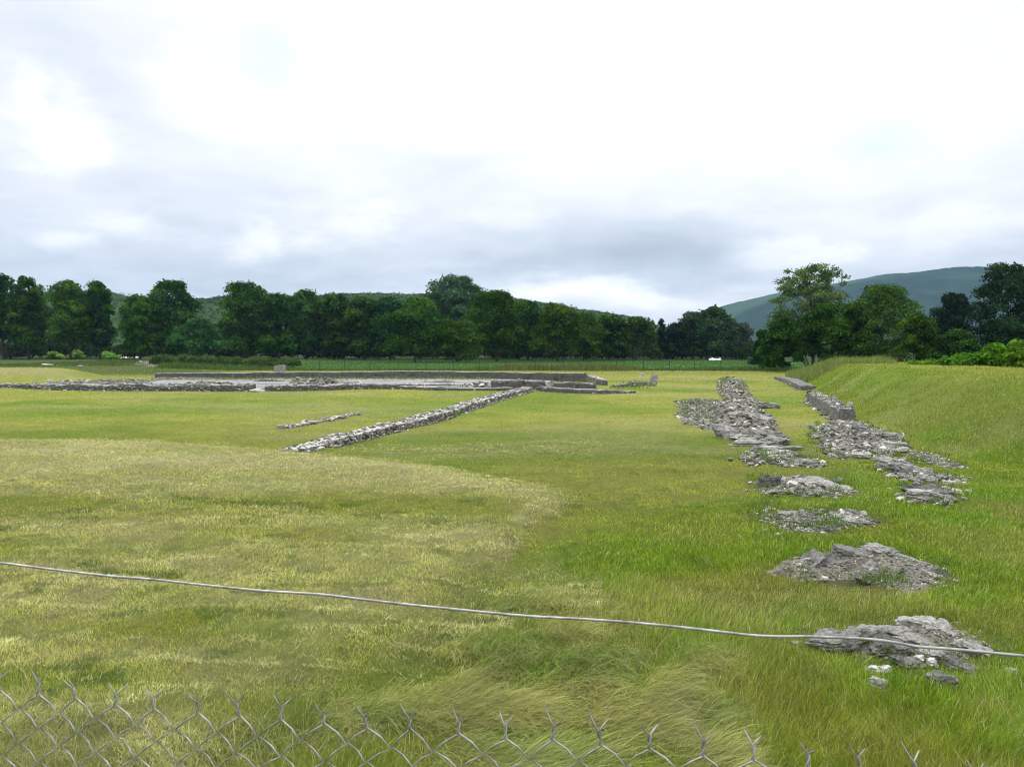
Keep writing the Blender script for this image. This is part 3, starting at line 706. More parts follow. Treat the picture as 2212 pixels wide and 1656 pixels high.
# ------------------------------------------------------------------ tubes
def tube(V, F, pts, rads, seg=6):
    n0 = len(V); pts = [Vector(p) for p in pts]; n = len(pts)
    prev = None
    for i, p in enumerate(pts):
        d = (pts[min(i + 1, n - 1)] - pts[max(i - 1, 0)]).normalized()
        if prev is None:
            a = d.orthogonal().normalized()
        else:
            a = (prev - d * prev.dot(d)).normalized()
        prev = a; b = d.cross(a)
        r = rads[i] if hasattr(rads, '__len__') else rads
        for k in range(seg):
            t = 2 * math.pi * k / seg
            V.append(tuple(p + a * (r * math.cos(t)) + b * (r * math.sin(t))))
    for i in range(n - 1):
        for k in range(seg):
            a = n0 + i * seg + k; b = n0 + i * seg + (k + 1) % seg
            F.append((a, b, b + seg, a + seg))

# ------------------------------------------------------------------ foreground fence
def build_fence():
    FT = 2.44                                  # height of the top joints
    xa, ya = PX(82, 1501, FT); xb, yb = PX(1863, 1655, FT)
    A = np.array([float(xa), float(ya)]); B = np.array([float(xb), float(yb)])
    L = np.linalg.norm(B - A); U = (B - A) / L
    # joints seen in the photograph at these px: spacing along the line is L/18.x
    ncell = 18; w = L / ncell; h = w * .78
    tmid = Vector((float((A + B)[0] / 2), float((A + B)[1] / 2), 0))
    gz = GZ(tmid.x, tmid.y)
    t = thing('chain_link_fence', 'galvanised chain link fence with twisted barbed tips along the bottom of the view', 'fence', (tmid.x, tmid.y, gz))
    org = Vector((tmid.x, tmid.y, gz))
    def P(s, z, off=0.0):
        return Vector((A[0] + U[0] * s - U[1] * off, A[1] + U[1] * s + U[0] * off, z)) - org
    rnd = random.Random(5)
    V, F = [], []
    r = .0014
    rows = 21
    jit = {}
    def J(i, j):
        k = (i, j)
        if k not in jit:
            jit[k] = (rnd.uniform(-.0035, .0035), rnd.uniform(-.003, .003))
        return jit[k]
    def sag(s): return -.035 * max(0, (s / w - 18.6)) / 4 - .006 * math.sin(s * 2.1) - .004 * math.sin(s * 5.3)
    i0, i1 = -12, ncell + 14
    # zigzag wires: each runs down, joints at even/odd half columns
    for i in range(i0, i1):
        for side in (1, -1):
            # one wire going down from top joint i, zigzagging between column i and i+side*.5
            pts = []
            for j in range(rows * 2):
                s = i * w + (side * .5 * w if j % 2 else 0.0)
                key = (i * 2 + (side if j % 2 else 0), j)
                jx, jz = J(*key)
                z = FT - j * h * .5 + sag(s)
                if j > 0:
                    pp = pts[-1]; m = P(s + jx, z + jz)
                    # slight bow between joints
                    q = pp.lerp(m, .5) + Vector((U[0], U[1], 0)) * (.0016 if (side > 0) == (j % 2 == 1) else -.0004)
                    q.z += .002
                    pts.append(q)
                off = (.0025 if (j % 2 == 0) else -.0025) * side
                pts.append(P(s + jx, z + jz, off))
            tube(V, F, pts, r, 6)
    mesh_np('chain_link_mesh', np.array(V), np.array(F), M_STEEL, t, smooth=True)
    # twisted tips
    for i in range(i0, i1):
        V, F = [], []
        jx, jz = J(i * 2, 0); s = i * w + jx; z = FT + jz + sag(s)
        hgt = rnd.uniform(.014, .023); lean = rnd.uniform(-.006, .004)
        la = rnd.uniform(.7, 1.25); lb = rnd.uniform(.55, 1.0)
        for sg in (0, math.pi):
            pts = []
            for k in range(9):
                q = k / 8; an = sg + q * 4.2
                pts.append(P(s + lean * q + math.cos(an) * .0018, z + hgt * q, math.sin(an) * .0018))
            e = pts[-1]
            dx = -.012 * la if sg == 0 else .012 * lb
            dz = .020 * la if sg == 0 else .009 * lb + .003
            oo = rnd.uniform(-.012, .012)
            pts.append(e + Vector((U[0] * dx * .5 - U[1] * oo * .5, U[1] * dx * .5 + U[0] * oo * .5, dz * .45)))
            pts.append(e + Vector((U[0] * dx - U[1] * oo, U[1] * dx + U[0] * oo, dz)))
            tube(V, F, pts, [r * .95] * 10 + [r * .6], 6)
        mesh_np('wire_tip', np.array(V), np.array(F), M_STEEL, t, smooth=True)
    # posts beyond both ends
    for s in (i0 * w, (i1 - 1) * w):
        V, F = [], []
        p = P(s, 0, .035)
        tube(V, F, [(p.x, p.y, -.35), (p.x, p.y, FT + .22 - org.z)], .028, 14)
        tube(V, F, [(p.x, p.y, FT + .22 - org.z), (p.x, p.y, FT + .245 - org.z), (p.x, p.y, FT + .26 - org.z)], [.033, .026, .004], 14)
        mesh_np('post', np.array(V), np.array(F), M_STEEL, t, smooth=True)
    # wire above
    wpx = [(-260, 1188), (-120, 1203), (0, 1215), (110, 1229), (230, 1243), (330, 1251), (430, 1262), (560, 1275), (640, 1280), (700, 1284), (800, 1296), (880, 1305), (960, 1313),
           (1040, 1321), (1140, 1330), (1250, 1336), (1340, 1342), (1420, 1349), (1480, 1355), (1550, 1363), (1620, 1371), (1680, 1374), (1740, 1374), (1800, 1376), (1850, 1378), (1900, 1382),
           (1940, 1388), (1985, 1396), (2040, 1400), (2100, 1405), (2160, 1411), (2212, 1416), (2320, 1428), (2480, 1445)]
    pts = []
    nrm = np.array([-U[1], U[0]])
    for px, py in wpx:
        a, dy, dz = ray(px, py)
        tt = (A @ nrm) / (a * nrm[0] + dy * nrm[1])
        pts.append(Vector((float(a * tt), float(dy * tt), float(CAMZ + dz * tt))))
    pts = [P(i0 * w, pts[0].z + .003) + org] + pts + [P((i1 - 1) * w, pts[-1].z - .003) + org]
    # smooth
    fine = []
    for k in range(len(pts) - 1):
        p0, p1, p2, p3 = pts[max(k - 1, 0)], pts[k], pts[k + 1], pts[min(k + 2, len(pts) - 1)]
        for q in range(4):
            u = q / 4
            fine.append(.5 * ((2 * p1) + (p2 - p0) * u + (2 * p0 - 5 * p1 + 4 * p2 - p3) * u * u + (3 * p1 - p0 - 3 * p2 + p3) * u ** 3))
    fine.append(pts[-1])
    V, F = [], []
    tube(V, F, fine, .0020, 8)
    o = mesh_np('top_wire', np.array(V), np.array(F), M_STEEL, smooth=True)
    tag(o, 'single smooth grey wire strung above the fence, sloping down to the right across the view', 'wire')

# ------------------------------------------------------------------ grass
def blades(name, X, Y, Hh, Wd, lean_dir, lean, color, seg, label, tipc=1.0, curl=1.0, z_off=0.0):
    """curved tapered blades as real geometry"""
    n = len(X)
    if not n: return None
    Z = hz(X, Y) + z_off
    rn = RNG
    ang = rn.uniform(0, 2 * np.pi, n)            # facing
    sx, sy = np.cos(ang), np.sin(ang)
    lx, ly = np.cos(lean_dir), np.sin(lean_dir)
    V = np.zeros((n, (seg + 1) * 2, 3), np.float32); C = np.zeros((n, (seg + 1) * 2, 3), np.float32)
    for k in range(seg + 1):
        q = k / seg
        th = lean * (q ** .8) * curl                  # angle from vertical grows
        # integrate approx
        hx = Hh * q * np.sin(th * .75); hv = Hh * q * np.cos(th * .75)
        w = Wd * (1 - q ** 1.5) * .5 + Wd * .04
        cx = X + lx * hx; cy = Y + ly * hx; cz = Z + hv - .01
        V[:, 2 * k, 0] = cx - sx * w; V[:, 2 * k, 1] = cy - sy * w; V[:, 2 * k, 2] = cz
        V[:, 2 * k + 1, 0] = cx + sx * w; V[:, 2 * k + 1, 1] = cy + sy * w; V[:, 2 * k + 1, 2] = cz
        cc = color * (1 + (tipc - 1) * q)
        C[:, 2 * k] = cc; C[:, 2 * k + 1] = cc
    m = (seg + 1) * 2
    b = (np.arange(n) * m)[:, None]
    F = []
    for k in range(seg):
        F.append(np.concatenate([b + 2 * k, b + 2 * k + 1, b + 2 * k + 3, b + 2 * k + 2], 1))
    F = np.stack(F, 1).reshape(-1, 4)
    o = mesh_np(name, V.reshape(-1, 3), F, M_BLADE, col=C.reshape(-1, 3))
    tag(o, label, 'grass', kind='stuff')
    return o

def sample(n, y0, y1, x0=-120, x1=2332):
    if x0 == -120: x0 = -420; n = int(n * 1.12)
    if x1 >= 2332: x1 = 2640; n = int(n * 1.12)
    if x0 == -150: x0 = -420
    px = RNG.uniform(x0, x1, n); py = RNG.uniform(y0, y1, n)
    return px, py, *PX(px, py, .1)

def build_grass():
    rn = RNG
    jitter = lambda c, a: c * (1 + rn.normal(0, a, (len(c), 1))) * (1 + rn.normal(0, a * .35, c.shape))
    straw = np.array([.56, .49, .25])
    # ---- short mown turf everywhere
    parts = []
    for (n, a, b) in ((30000, 795, 830), (70000, 830, 900), (120000, 900, 1050), (170000, 1050, 1300), (210000, 1300, 1720)):
        parts.append(sample(n, a, b))
    px, py, X, Y = [np.concatenate([p[k] for p in parts]) for k in range(4)]
    keep = (rubmask(X, Y) > np.where(Y < 26, -.22, .02)) & (Y > 2.2) & (Y < 105)
    sf = straw_field(X, Y)
    keep &= rn.random(len(X)) > sf * .5
    px, py, X, Y, sf = px[keep], py[keep], X[keep], Y[keep], sf[keep]
    hgt = rn.uniform(.022, .05, len(X)) * (1 + .8 * fbm(X * 1.5, Y * 1.5, 71, 3) ** 2)
    wd = np.maximum(.0035, Y * .00065)
    hgt = np.maximum(hgt, wd * 2.2)
    col = jitter(zone(X, Y) * np.array([2.15, 2.05, 1.6]), .34)
    mix = (rn.random(len(X)) < .10 + .3 * sf)
    col[mix] = lerp(col[mix], straw, rn.uniform(.3, .9, mix.sum()))
    dk = ss(.40, .30, fbm(X * 3.1, Y * 3.1, 101, 3)) * ss(30, 14, Y)
    col = col * (1 - .55 * dk)[:, None]; col[:, 0] *= 1 - .3 * dk
    blades('mown_grass', X, Y, hgt, wd, rn.uniform(0, 6.28, len(X)), rn.uniform(.2, 1.3, len(X)), np.clip(col, 0.005, .8), 1, 'short mown yellow green turf covering the whole site')
    # ---- hay litter
    px, py, X, Y = [np.concatenate(v) for v in zip(sample(110000, 950, 1120, -120, 1300), sample(260000, 1100, 1700, -120, 1300))]
    keep = (straw_field(X, Y) > rn.random(len(X)) * .8) & (Y > 2.5) & (rubmask(X, Y) > 0)
    X, Y = X[keep], Y[keep]
    n = len(X)
    wd = np.maximum(.003, Y * .00045)
    swirl = fbm(X * .8, Y * .8, 91, 3) * 12 + rn.normal(0, 1.3, n)
    sc = (rn.uniform(.3, 1.6, n) * (.7 + .6 * fbm(X * 4, Y * 4, 109, 3)))[:, None]
    col = np.clip(lerp(np.broadcast_to(straw, (n, 3)), np.array([.2, .25, .05]), rn.random(n) ** 1.5 * .9) * sc, 0, .8)
    dk = ss(.42, .32, fbm(X * 2.6, Y * 2.6, 105, 4)) * ss(30, 14, Y)
    rg = 1 - np.abs(2 * fbm(X * .55 + .3 * Y, Y * 1.5, 115, 4) - 1); hi = ss(.80, .95, rg); lo = ss(.60, .72, rg) * (1 - ss(.74, .82, rg))
    dk = np.maximum(dk, lo * .75); zo = .015 + .055 * hi; col = np.clip(col * (.85 + .4 * hi)[:, None], 0, .8)
    sel = rn.random(n) > dk * .9
    zo = zo[sel]
    X, Y, wd, swirl, col = X[sel], Y[sel], wd[sel], swirl[sel], col[sel]; n = len(X)
    wd = wd * 1.25
    blades('hay_litter', X, Y, rn.uniform(.025, .085, n) * (1 + (rn.random(n) < .06)), wd, swirl, rn.uniform(1.2, 2.1, n), col, 2, 'pale cut hay lying in swathes on the rough ground at left', z_off=zo)
    # ---- tufts standing in the hay
    cx = RNG.uniform(-100, 1150, 210); cy = RNG.uniform(1080, 1640, 210)
    PXs, PYs = PX(cx, cy, .15)
    n = fbm(PXs * .6, PYs * .6, 15, 2); ok = n > .42
    PXs, PYs = PXs[ok], PYs[ok]
    cnt = 130
    rad = rn.uniform(.06, .22, len(PXs))
    X = np.repeat(PXs, cnt) + rn.normal(0, 1, len(PXs) * cnt) * np.repeat(rad, cnt) * 1.5
    Y = np.repeat(PYs, cnt) + rn.normal(0, 1, len(PXs) * cnt) * np.repeat(rad, cnt)
    # dark green line tuft across the hay
    tp, tq = RNG.uniform(370, 700, 1300), RNG.normal(0, 5, 1300)
    tx, ty = PX(tp, 1080 + (tp - 370) * .055 + tq, .15)
    X = np.concatenate([X, tx]); Y = np.concatenate([Y, ty])
    tp, tq = RNG.uniform(220, 400, 1200), RNG.normal(0, 5, 1200)
    tx, ty = PX(tp, 1247 + tq + (tp - 220) * .02, .15)
    X = np.concatenate([X, tx]); Y = np.concatenate([Y, ty])
    keep = (polydist(HAY, X, Y) < 0) & (Y > 3)
    X, Y = X[keep], Y[keep]; n = len(X)
    col = np.clip(jitter(np.broadcast_to(np.array([.075, .13, .018]), (n, 3)), .2), .005, .5)
    blades('grass_tufts', X, Y, rn.uniform(.04, .10, n), np.maximum(.004, Y * .0005), rn.uniform(0, 6.3, n), rn.uniform(.3, 1.4, n), col, 2, 'dark green tufts standing out of the cut hay')
    # ---- medium uncut grass: right half and lower strip
    parts = [sample(190000, 1250, 1740, 600, 2400), sample(100000, 1050, 1260, 1020, 2400), sample(60000, 950, 1060, 1500, 2400), sample(35000, 1470, 1760, -150, 900)]
    px, py, X, Y = [np.concatenate([p[k] for p in parts]) for k in range(4)]
    line = np.interp(py, [780, 900, 1060, 1100, 1180, 1220, 1300, 1400, 1470, 1520, 1560, 1600, 1700], [1960, 1800, 1600, 1240, 1150, 1095, 1030, 950, 840, 740, 640, 560, 300])
    n1 = fbm(X * .5, Y * .5, 44, 3)
    g = (px - line) / 240 + (n1 - .5) * 1.1
    keep = (g > rn.random(len(X)) * 1.1) & (Y > 2.0)
    rd = rubmask(X, Y); keep &= rd > -.12 - .25 * (rn.random(len(X)) > .9)
    X, Y, px, py, g, rd = [v[keep] for v in (X, Y, px, py, g, rd)]
    n = len(X)
    hgt = rn.uniform(.07, .17, n) * (.55 + .9 * fbm(X * .9, Y * .9, 46, 3)) * np.clip(.45 + g * .5, .45, 1.15)
    hgt *= np.interp(py, [950, 1050, 1250, 1400, 1700], [.45, .5, .7, .95, 1.3])
    hgt *= np.where(rd < .25, .5, 1)
    n2 = fbm(X * .7 + 3, Y * .7, 66, 4)
    col = zone(X, Y) * np.array([1.9, 1.85, 1.4])
    col = lerp(col, np.array([.12, .24, .016]), ss(.48, .66, n2) * .5)
    col = lerp(col, np.array([.25, .24, .07]), ss(.52, .36, n2) * .5)
    col = np.clip(jitter(col, .2), .005, .6)
    dry = rn.random(n) < .07
    col[dry] = straw * rn.uniform(.7, 1.3, (dry.sum(), 1))
    ld = 5.4 + (fbm(X * .7, Y * .7, 48, 3) - .5) * 7 + rn.normal(0, 1.3, n)
    blades('meadow_grass', X, Y, hgt, np.maximum(.0055, Y * .0007), ld, rn.uniform(.15, 1.2, n), np.clip(col * rn.uniform(.5, 1.45, (n, 1)), .004, .7), 3, 'ankle high bright green uncut grass on the right half of the foreground')
    # ---- long windblown grass
    px, py, X, Y = sample(170000, 1270, 1800, 500, 1900)
    d = polydist(LONG, X, Y) + (fbm(X * .8, Y * .8, 52, 3) - .5) * 1.4
    tuft = fbm(X * 2.2, Y * 2.2, 53, 2)
    keep = (d < 0) & (rn.random(len(X)) < .10 + .75 * ss(.35, .65, tuft)) & (Y > 1.9) & (rubmask(X, Y) > .1)
    X, Y, px, py, d = [v[keep] for v in (X, Y, px, py, d)]; n = len(X)
    ld = -.75 + (fbm(X * .9 + 7, Y * .9, 55, 3) - .5) * 2.2 + rn.normal(0, .42, n)
    hgt = rn.uniform(.22, .50, n) * ss(.2, -.9, d) ** .5 * (.6 + .6 * tuft[keep])
    n2 = fbm(X * 1.1, Y * 1.1, 58, 3)
    col = lerp(np.broadcast_to(np.array([.31, .31, .10]), (n, 3)), np.array([.13, .21, .035]), ss(.42, .62, n2) * .75)
    col = lerp(col, np.array([.38, .33, .17]), (rn.random(n) < .22) * .8)
    col = np.clip(jitter(col, .18), .005, .7)
    col *= rn.uniform(.45, 1.5, (n, 1)); col = np.clip(col, .004, .75)
    blades('windblown_grass', X, Y, hgt, rn.uniform(.0035, .0065, n), ld, rn.uniform(.9, 1.75, n), col, 6, 'long pale grass bent over by the wind in the lower middle', tipc=1.25, curl=1.05)
    # ---- long blades by the fence at left
    px, py, X, Y = sample(7000, 1480, 1800, -150, 1000)
    keep = rn.random(len(X)) < ss(1490, 1640, py) * .9
    X, Y = X[keep], Y[keep]; n = len(X)
    col = np.clip(jitter(lerp(np.broadcast_to(np.array([.16, .22, .04]), (n, 3)), np.array([.34, .3, .15]), rn.random(n)), .15), 0, .7)
    blades('fence_side_grass', X, Y, rn.uniform(.15, .42, n), rn.uniform(.004, .009, n), rn.uniform(0, 6.3, n), rn.uniform(.3, 1.8, n), col, 6, 'sparse long blades standing near the fence at lower left', tipc=1.1)
    # ---- seed stalks on the right
    px, py, X, Y = sample(420, 1200, 1700, 1250, 2300)
    keep = rubmask(X, Y) > .1; X, Y = X[keep], Y[keep]; n = len(X)
    col = np.clip(jitter(np.broadcast_to(np.array([.34, .27, .13]), (n, 3)), .2), 0, .7)
    blades('dry_stalks', X, Y, rn.uniform(.2, .38, n), rn.uniform(.004, .006, n), rn.uniform(4.5, 7, n), rn.uniform(.2, 1.6, n), col, 6, 'scattered dry straw coloured stalks among the green grass')
    # ---- bank grass
    yy = rn.uniform(13, 95, 170000); 
    yy = 13 * (95 / 13) ** rn.random(190000)
    xx = toe_x(yy) + rn.uniform(-.8, 14, len(yy)) * np.minimum(1, yy / 30 + .3)
    u, v = UN(xx, yy, 1.0); keep = (u < 2350) & (rubmask(xx, yy) > .05)
    X, Y = xx[keep], yy[keep]; n = len(X)
    dd = X - toe_x(Y)
    hgt = rn.uniform(.06, .17, n) * (.2 + 1.8 * fbm(X * 1.4, Y * 1.0, 64, 4) ** 1.5) * ss(-1, 1.0, dd)
    col = np.clip(jitter(zone(X, Y) * np.array([1.85, 1.75, 1.4]), .2), .005, .6)
    dry = rn.random(n) < .06 + .12 * ss(2.5, 6, dd); col[dry] = lerp(col[dry], straw, rn.uniform(.4, .9, dry.sum()))
    blades('bank_grass', X, Y, hgt, np.maximum(.004, Y * .0006), rn.uniform(0, 6.3, n), rn.uniform(.1, 1.2, n), col, 2, 'rough grass covering the bank at right')
    # ---- crest weeds at the end of the bank
    yy = rn.uniform(66, 92, 16000); xx = toe_x(yy) + rn.uniform(-.5, 8, len(yy))
    n = len(xx); col = np.clip(jitter(lerp(np.broadcast_to(np.array([.10, .17, .03]), (n, 3)), np.array([.26, .26, .1]), rn.random(n)), .2), 0, .6)
    blades('crest_weeds', xx, yy, rn.uniform(.25, .9, n) * (.4 + fbm(xx * .5, yy * .5, 39, 3)), np.full(n, .04), rn.uniform(0, 6.3, n), rn.uniform(0, .8, n), col, 3, 'tall seeding weeds on the far end of the bank')
    # ---- fence line weeds far away
    yy = rn.normal(106, 1.6, 30000); xx = rn.uniform(-46, 60, 30000)
    u, v = UN(xx, yy)
    hh_ = np.interp(u, [300, 560, 640, 1000, 1050, 1100, 1250, 1365, 1385, 1500, 1700], [.9, .8, .3, .35, .8, 1.1, 1.3, 1.25, .4, .5, .6])
    n = len(xx)
    a = np.interp(u, [1040, 1100, 1370, 1385], [0, 1, 1, 0])
    col = lerp(np.broadcast_to(np.array([.075, .13, .03]), (n, 3)), np.array([.17, .16, .07]), a * rn.random(n))
    col = np.clip(jitter(col, .25), .005, .5)
    blades('verge_weeds', xx, yy, hh_ * rn.uniform(.3, 1.0, n) * (.4 + fbm(xx * .25, yy * .25, 34, 3)), np.full(n, .07), rn.uniform(0, 6.3, n), rn.uniform(0, .6, n), col, 3, 'strip of tall weeds growing along the far wire fence')
    # ---- green field behind the fence
    yy = rn.uniform(107, 190, 60000); xx = rn.uniform(-75, 110, 60000); n = len(xx)
    col = np.clip(jitter(zone(xx, yy) * 1.5, .2), .004, .5)
    blades('field_grass', xx, yy, rn.uniform(.1, .35, n), np.full(n, .09), rn.uniform(0, 6.3, n), rn.uniform(0, .9, n), col, 2, 'deep green grass of the field beyond the far fence')
    # ---- weeds in walls and rubble
    items = []
    for poly, k in [(wpoly([(340, 826), (1060, 825), (1060, 821.5), (340, 821)]), 3600), (wpoly([(560, 845), (1060, 842), (1060, 838), (560, 838)]), 500), (wpoly([(1200, 841), (1290, 841), (1290, 832), (1200, 832)]), 350),
                    (wpoly([(1310, 848), (1410, 842), (1420, 826), (1320, 836)]), 400), (wpoly([(1470, 868), (1552, 866), (1552, 925), (1470, 905)]), 900), (wpoly([(1556, 820), (1600, 825), (1650, 900), (1680, 940), (1600, 940), (1552, 870)]), 900),
                    (wpoly([(960, 908), (1010, 895), (1010, 885), (960, 897)]), 500), (wpoly([(1745, 1108), (1800, 1106), (1830, 1150), (1745, 1150)]), 700), (wpoly([(1640, 985), (1750, 990), (1750, 1008), (1640, 1004)]), 800),
                    (wpoly([(1860, 1395), (1920, 1392), (1930, 1425), (1860, 1425)]), 450), (wpoly([(1860, 1245), (1960, 1240), (1960, 1270), (1860, 1272)]), 220), (wpoly([(140, 838), (560, 843), (560, 838), (140, 832)]), 300)]:
        items.append(in_poly_points(poly, k, rn))
    for p in RUB:
        P_ = np.array(p); c_ = P_.mean(0)
        if c_[1] > 31: continue
        q = rn.uniform(P_.min(0) - .4, P_.max(0) + .4, (int(np.prod(P_.max(0) - P_.min(0) + .8) * (260 if c_[1] < 20 else 90)), 2))
        d_ = polydist(p, q[:, 0], q[:, 1]) + (fbm(q[:, 0] * 1.7, q[:, 1] * 1.7, 7, 3) - .5) * 1.2
        items.append(q[(d_ > -.30) & (d_ < .3)])
    Q = np.concatenate(items); Q = Q[fbm(Q[:, 0] * 3, Q[:, 1] * 3, 17, 3) > .46]; X, Y = Q[:, 0], Q[:, 1]; n = len(X)
    far = ss(45, 65, Y)
    col = np.clip(jitter(lerp(np.broadcast_to(np.array([.09, .16, .02]), (n, 3)), np.array([.26, .27, .11]), far * rn.random(n)), .2), .005, .6)
    blades('weeds', X, Y, rn.uniform(.06, .16, n) * (1 + far * 2), np.maximum(.005, Y * .0007), rn.uniform(0, 6.3, n), rn.uniform(.1, 1.2, n), col, 3, 'green weeds rooted among the stones and wall feet', z_off=.08)

# ------------------------------------------------------------------ trees
def leaf_cloud(centers, radii, n, size, rnd, hollow=.55, flat=.8, up=.25, col0=(.04, .075, .016), col1=(.075, .13, .03), droop=0):
    k = len(centers); w = np.array(radii) ** 2; w = w / w.sum()
    idx = rnd.choice(k, n, p=w)
    C = np.array(centers)[idx]; Rr = np.array(radii)[idx]
    d = rnd.normal(0, 1, (n, 3)); d /= np.linalg.norm(d, axis=1)[:, None]
    d[:, 2] = np.where((d[:, 2] < -.3), -d[:, 2] * .8, d[:, 2])
    rr = Rr * (hollow + (1 - hollow) * rnd.random(n) ** .6) * (1 + rnd.normal(0, .09, n))
    P = C + d * rr[:, None] * np.array([1, 1, flat])
    # small sprays
    P += rnd.normal(0, size * .5, (n, 3))
    nrm = d * .7 + rnd.normal(0, .65, (n, 3)); nrm[:, 2] += up; nrm /= np.linalg.norm(nrm, axis=1)[:, None]
    t = np.cross(nrm, rnd.normal(0, 1, (n, 3))); t /= np.linalg.norm(t, axis=1)[:, None]
    b = np.cross(nrm, t)
    s = size * rnd.uniform(.55, 1.35, n)[:, None]
    asp = rnd.uniform(.45, .9, n)[:, None]
    V = np.stack([P - t * s, P + b * s * asp * rnd.uniform(.6, 1.2, (n, 1)), P + t * s * rnd.uniform(.7, 1.2, (n, 1)), P - b * s * asp], 1)
    F = np.arange(n * 4).reshape(n, 4)
    lob = rnd.random(k)[idx]
    m = np.clip(.0 + .75 * lob ** 1.5 + rnd.normal(0, .2, n), 0, 1.2)[:, None]
    c = np.array(col0) * (1 - m) + np.array(col1) * m
    return V.reshape(-1, 3), F, np.repeat(c, 4, 0)

def tree(name, label, cat, px, top, hw, base, depth, shape='round', seed=0, n=None, size=None, cols=None, trunk=True, group=None, stem=.14, dens=1.0, lowest=None):
    """px: centre, top/base: photograph rows, hw: half width in photograph units"""
    rnd = np.random.default_rng(seed + 500)
    x, ztop = PD(px, top, depth); x = float(x); ztop = float(ztop)
    zg = GZ(x, depth)
    half = hw / F0 * depth
    H = ztop - zg
    t = thing(name, label, cat, (x, depth, zg), group)
    cen, rad = [], []
    z0 = H * stem
    if shape == 'round':
        K = int(14 + 13 * H / half)
        for k in range(K):
            q = (k + rnd.random()) / K; zz = z0 + (H - z0) * (.04 + .90 * q)
            env = (1.0 if q < .55 else (1 - ((q - .55) / .47) ** 2) ** .5) * (.86 + .14 * min(1, q / .2))
            a = k * 2.399 + rnd.uniform(-.5, .5); rr = half * env * rnd.uniform(.25, .78)
            r = half * rnd.uniform(.24, .42) * (.7 + .3 * env)
            cen.append((math.cos(a) * rr, math.sin(a) * rr, min(zz, H - r * .75))); rad.append(r)
        cen.append((rnd.uniform(-.2, .2) * half, 0, H - half * .24)); rad.append(half * .26)
    elif shape == 'bush':
        K = 44
        for k in range(K):
            q = rnd.random() ** 1.1; a = rnd.uniform(0, 6.28)
            rr = half * (1 - q * q * .8) * rnd.uniform(.2, .85); r = half * rnd.uniform(.2, .34)
            cen.append((math.cos(a) * rr, math.sin(a) * rr, min(max(H * (.1 + .85 * q), r * .5), H - r * .6))); rad.append(r)
        cen.append((0, 0, H - half * .2)); rad.append(half * .22)
    elif shape == 'spire':
        K = 46
        for k in range(K):
            q = k / K; zz = z0 + (H - z0) * q
            w = half * (1.0 - q) ** .6; a = rnd.uniform(0, 6.28); rr = w * rnd.uniform(.2, .8)
            r = max(half * .16, w * rnd.uniform(.3, .5)); cen.append((math.cos(a) * rr, math.sin(a) * rr, min(zz + .3, H - r * .5))); rad.append(r)
    elif shape == 'airy':
        K = 190
        for k in range(K):
            q = rnd.random() ** .9; zz = z0 + (H - z0) * (.05 + .9 * q)
            env = .95 if q < .5 else 1.0 - 1.1 * (q - .5) ** 1.4
            a = k * 2.399; rr = half * env * rnd.uniform(.0, 1.0) ** .75
            r = half * rnd.uniform(.11, .20) * (1.5 - .6 * q)
            cen.append((math.cos(a) * rr, math.sin(a) * rr, min(zz, H - r))); rad.append(r)
    size = size or max(.1, depth * .00165)
    n = n or int(11500 * dens * max(.35, (half * H) / (7 * 17)) * (0.30 / size) ** 1.2)
    n = min(n, 34000)
    if cols:
        f = rnd.uniform(.8, 1.3); tn = np.array([rnd.uniform(.85, 1.25), 1, rnd.uniform(.8, 1.3)])
        cols = (np.array(cols[0]) * f * tn, np.array(cols[1]) * f * tn)
    c0, c1 = cols or ((.030, .066, .010), (.066, .128, .020))
    V, F, C = leaf_cloud(cen, rad, n, size, rnd, hollow=.5 if shape != 'airy' else .1, col0=c0, col1=c1)
    mesh_np('crown', V, F, M_LEAF, t, C)
    if trunk:
        TV, TF = [], []
        r0 = max(.1, H * .017)
        segs = 7
        bend = [(rnd.normal(0, .04) * half, rnd.normal(0, .04) * half) for _ in range(segs + 1)]
        pts = []; rads = []
        for k in range(segs + 1):
            q = k / segs; pts.append((bend[k][0] * q, bend[k][1] * q, -.3 + (H * .8 + .3) * q)); rads.append(r0 * (1.25 if k == 0 else 1) * (1 - .85 * q))
        tube(TV, TF, pts, rads, 8)
        order = rnd.permutation(len(cen))[:(40 if shape == 'airy' else 12)]
        for k in order:
            c = Vector(cen[k]); q0 = min(.9, max(.12, c.z / (H * .8) - .25)); s = Vector(pts[int(q0 * segs)])
            mid = s.lerp(c, .5) + Vector((rnd.normal(0, .05), rnd.normal(0, .05), .06)) * half
            tube(TV, TF, [s, mid, c], [r0 * .35 * (1 - q0 * .4), r0 * .2, r0 * .06], 5)
        mesh_np('trunk', np.array(TV), np.array(TF), M_BARK, t)
    return t

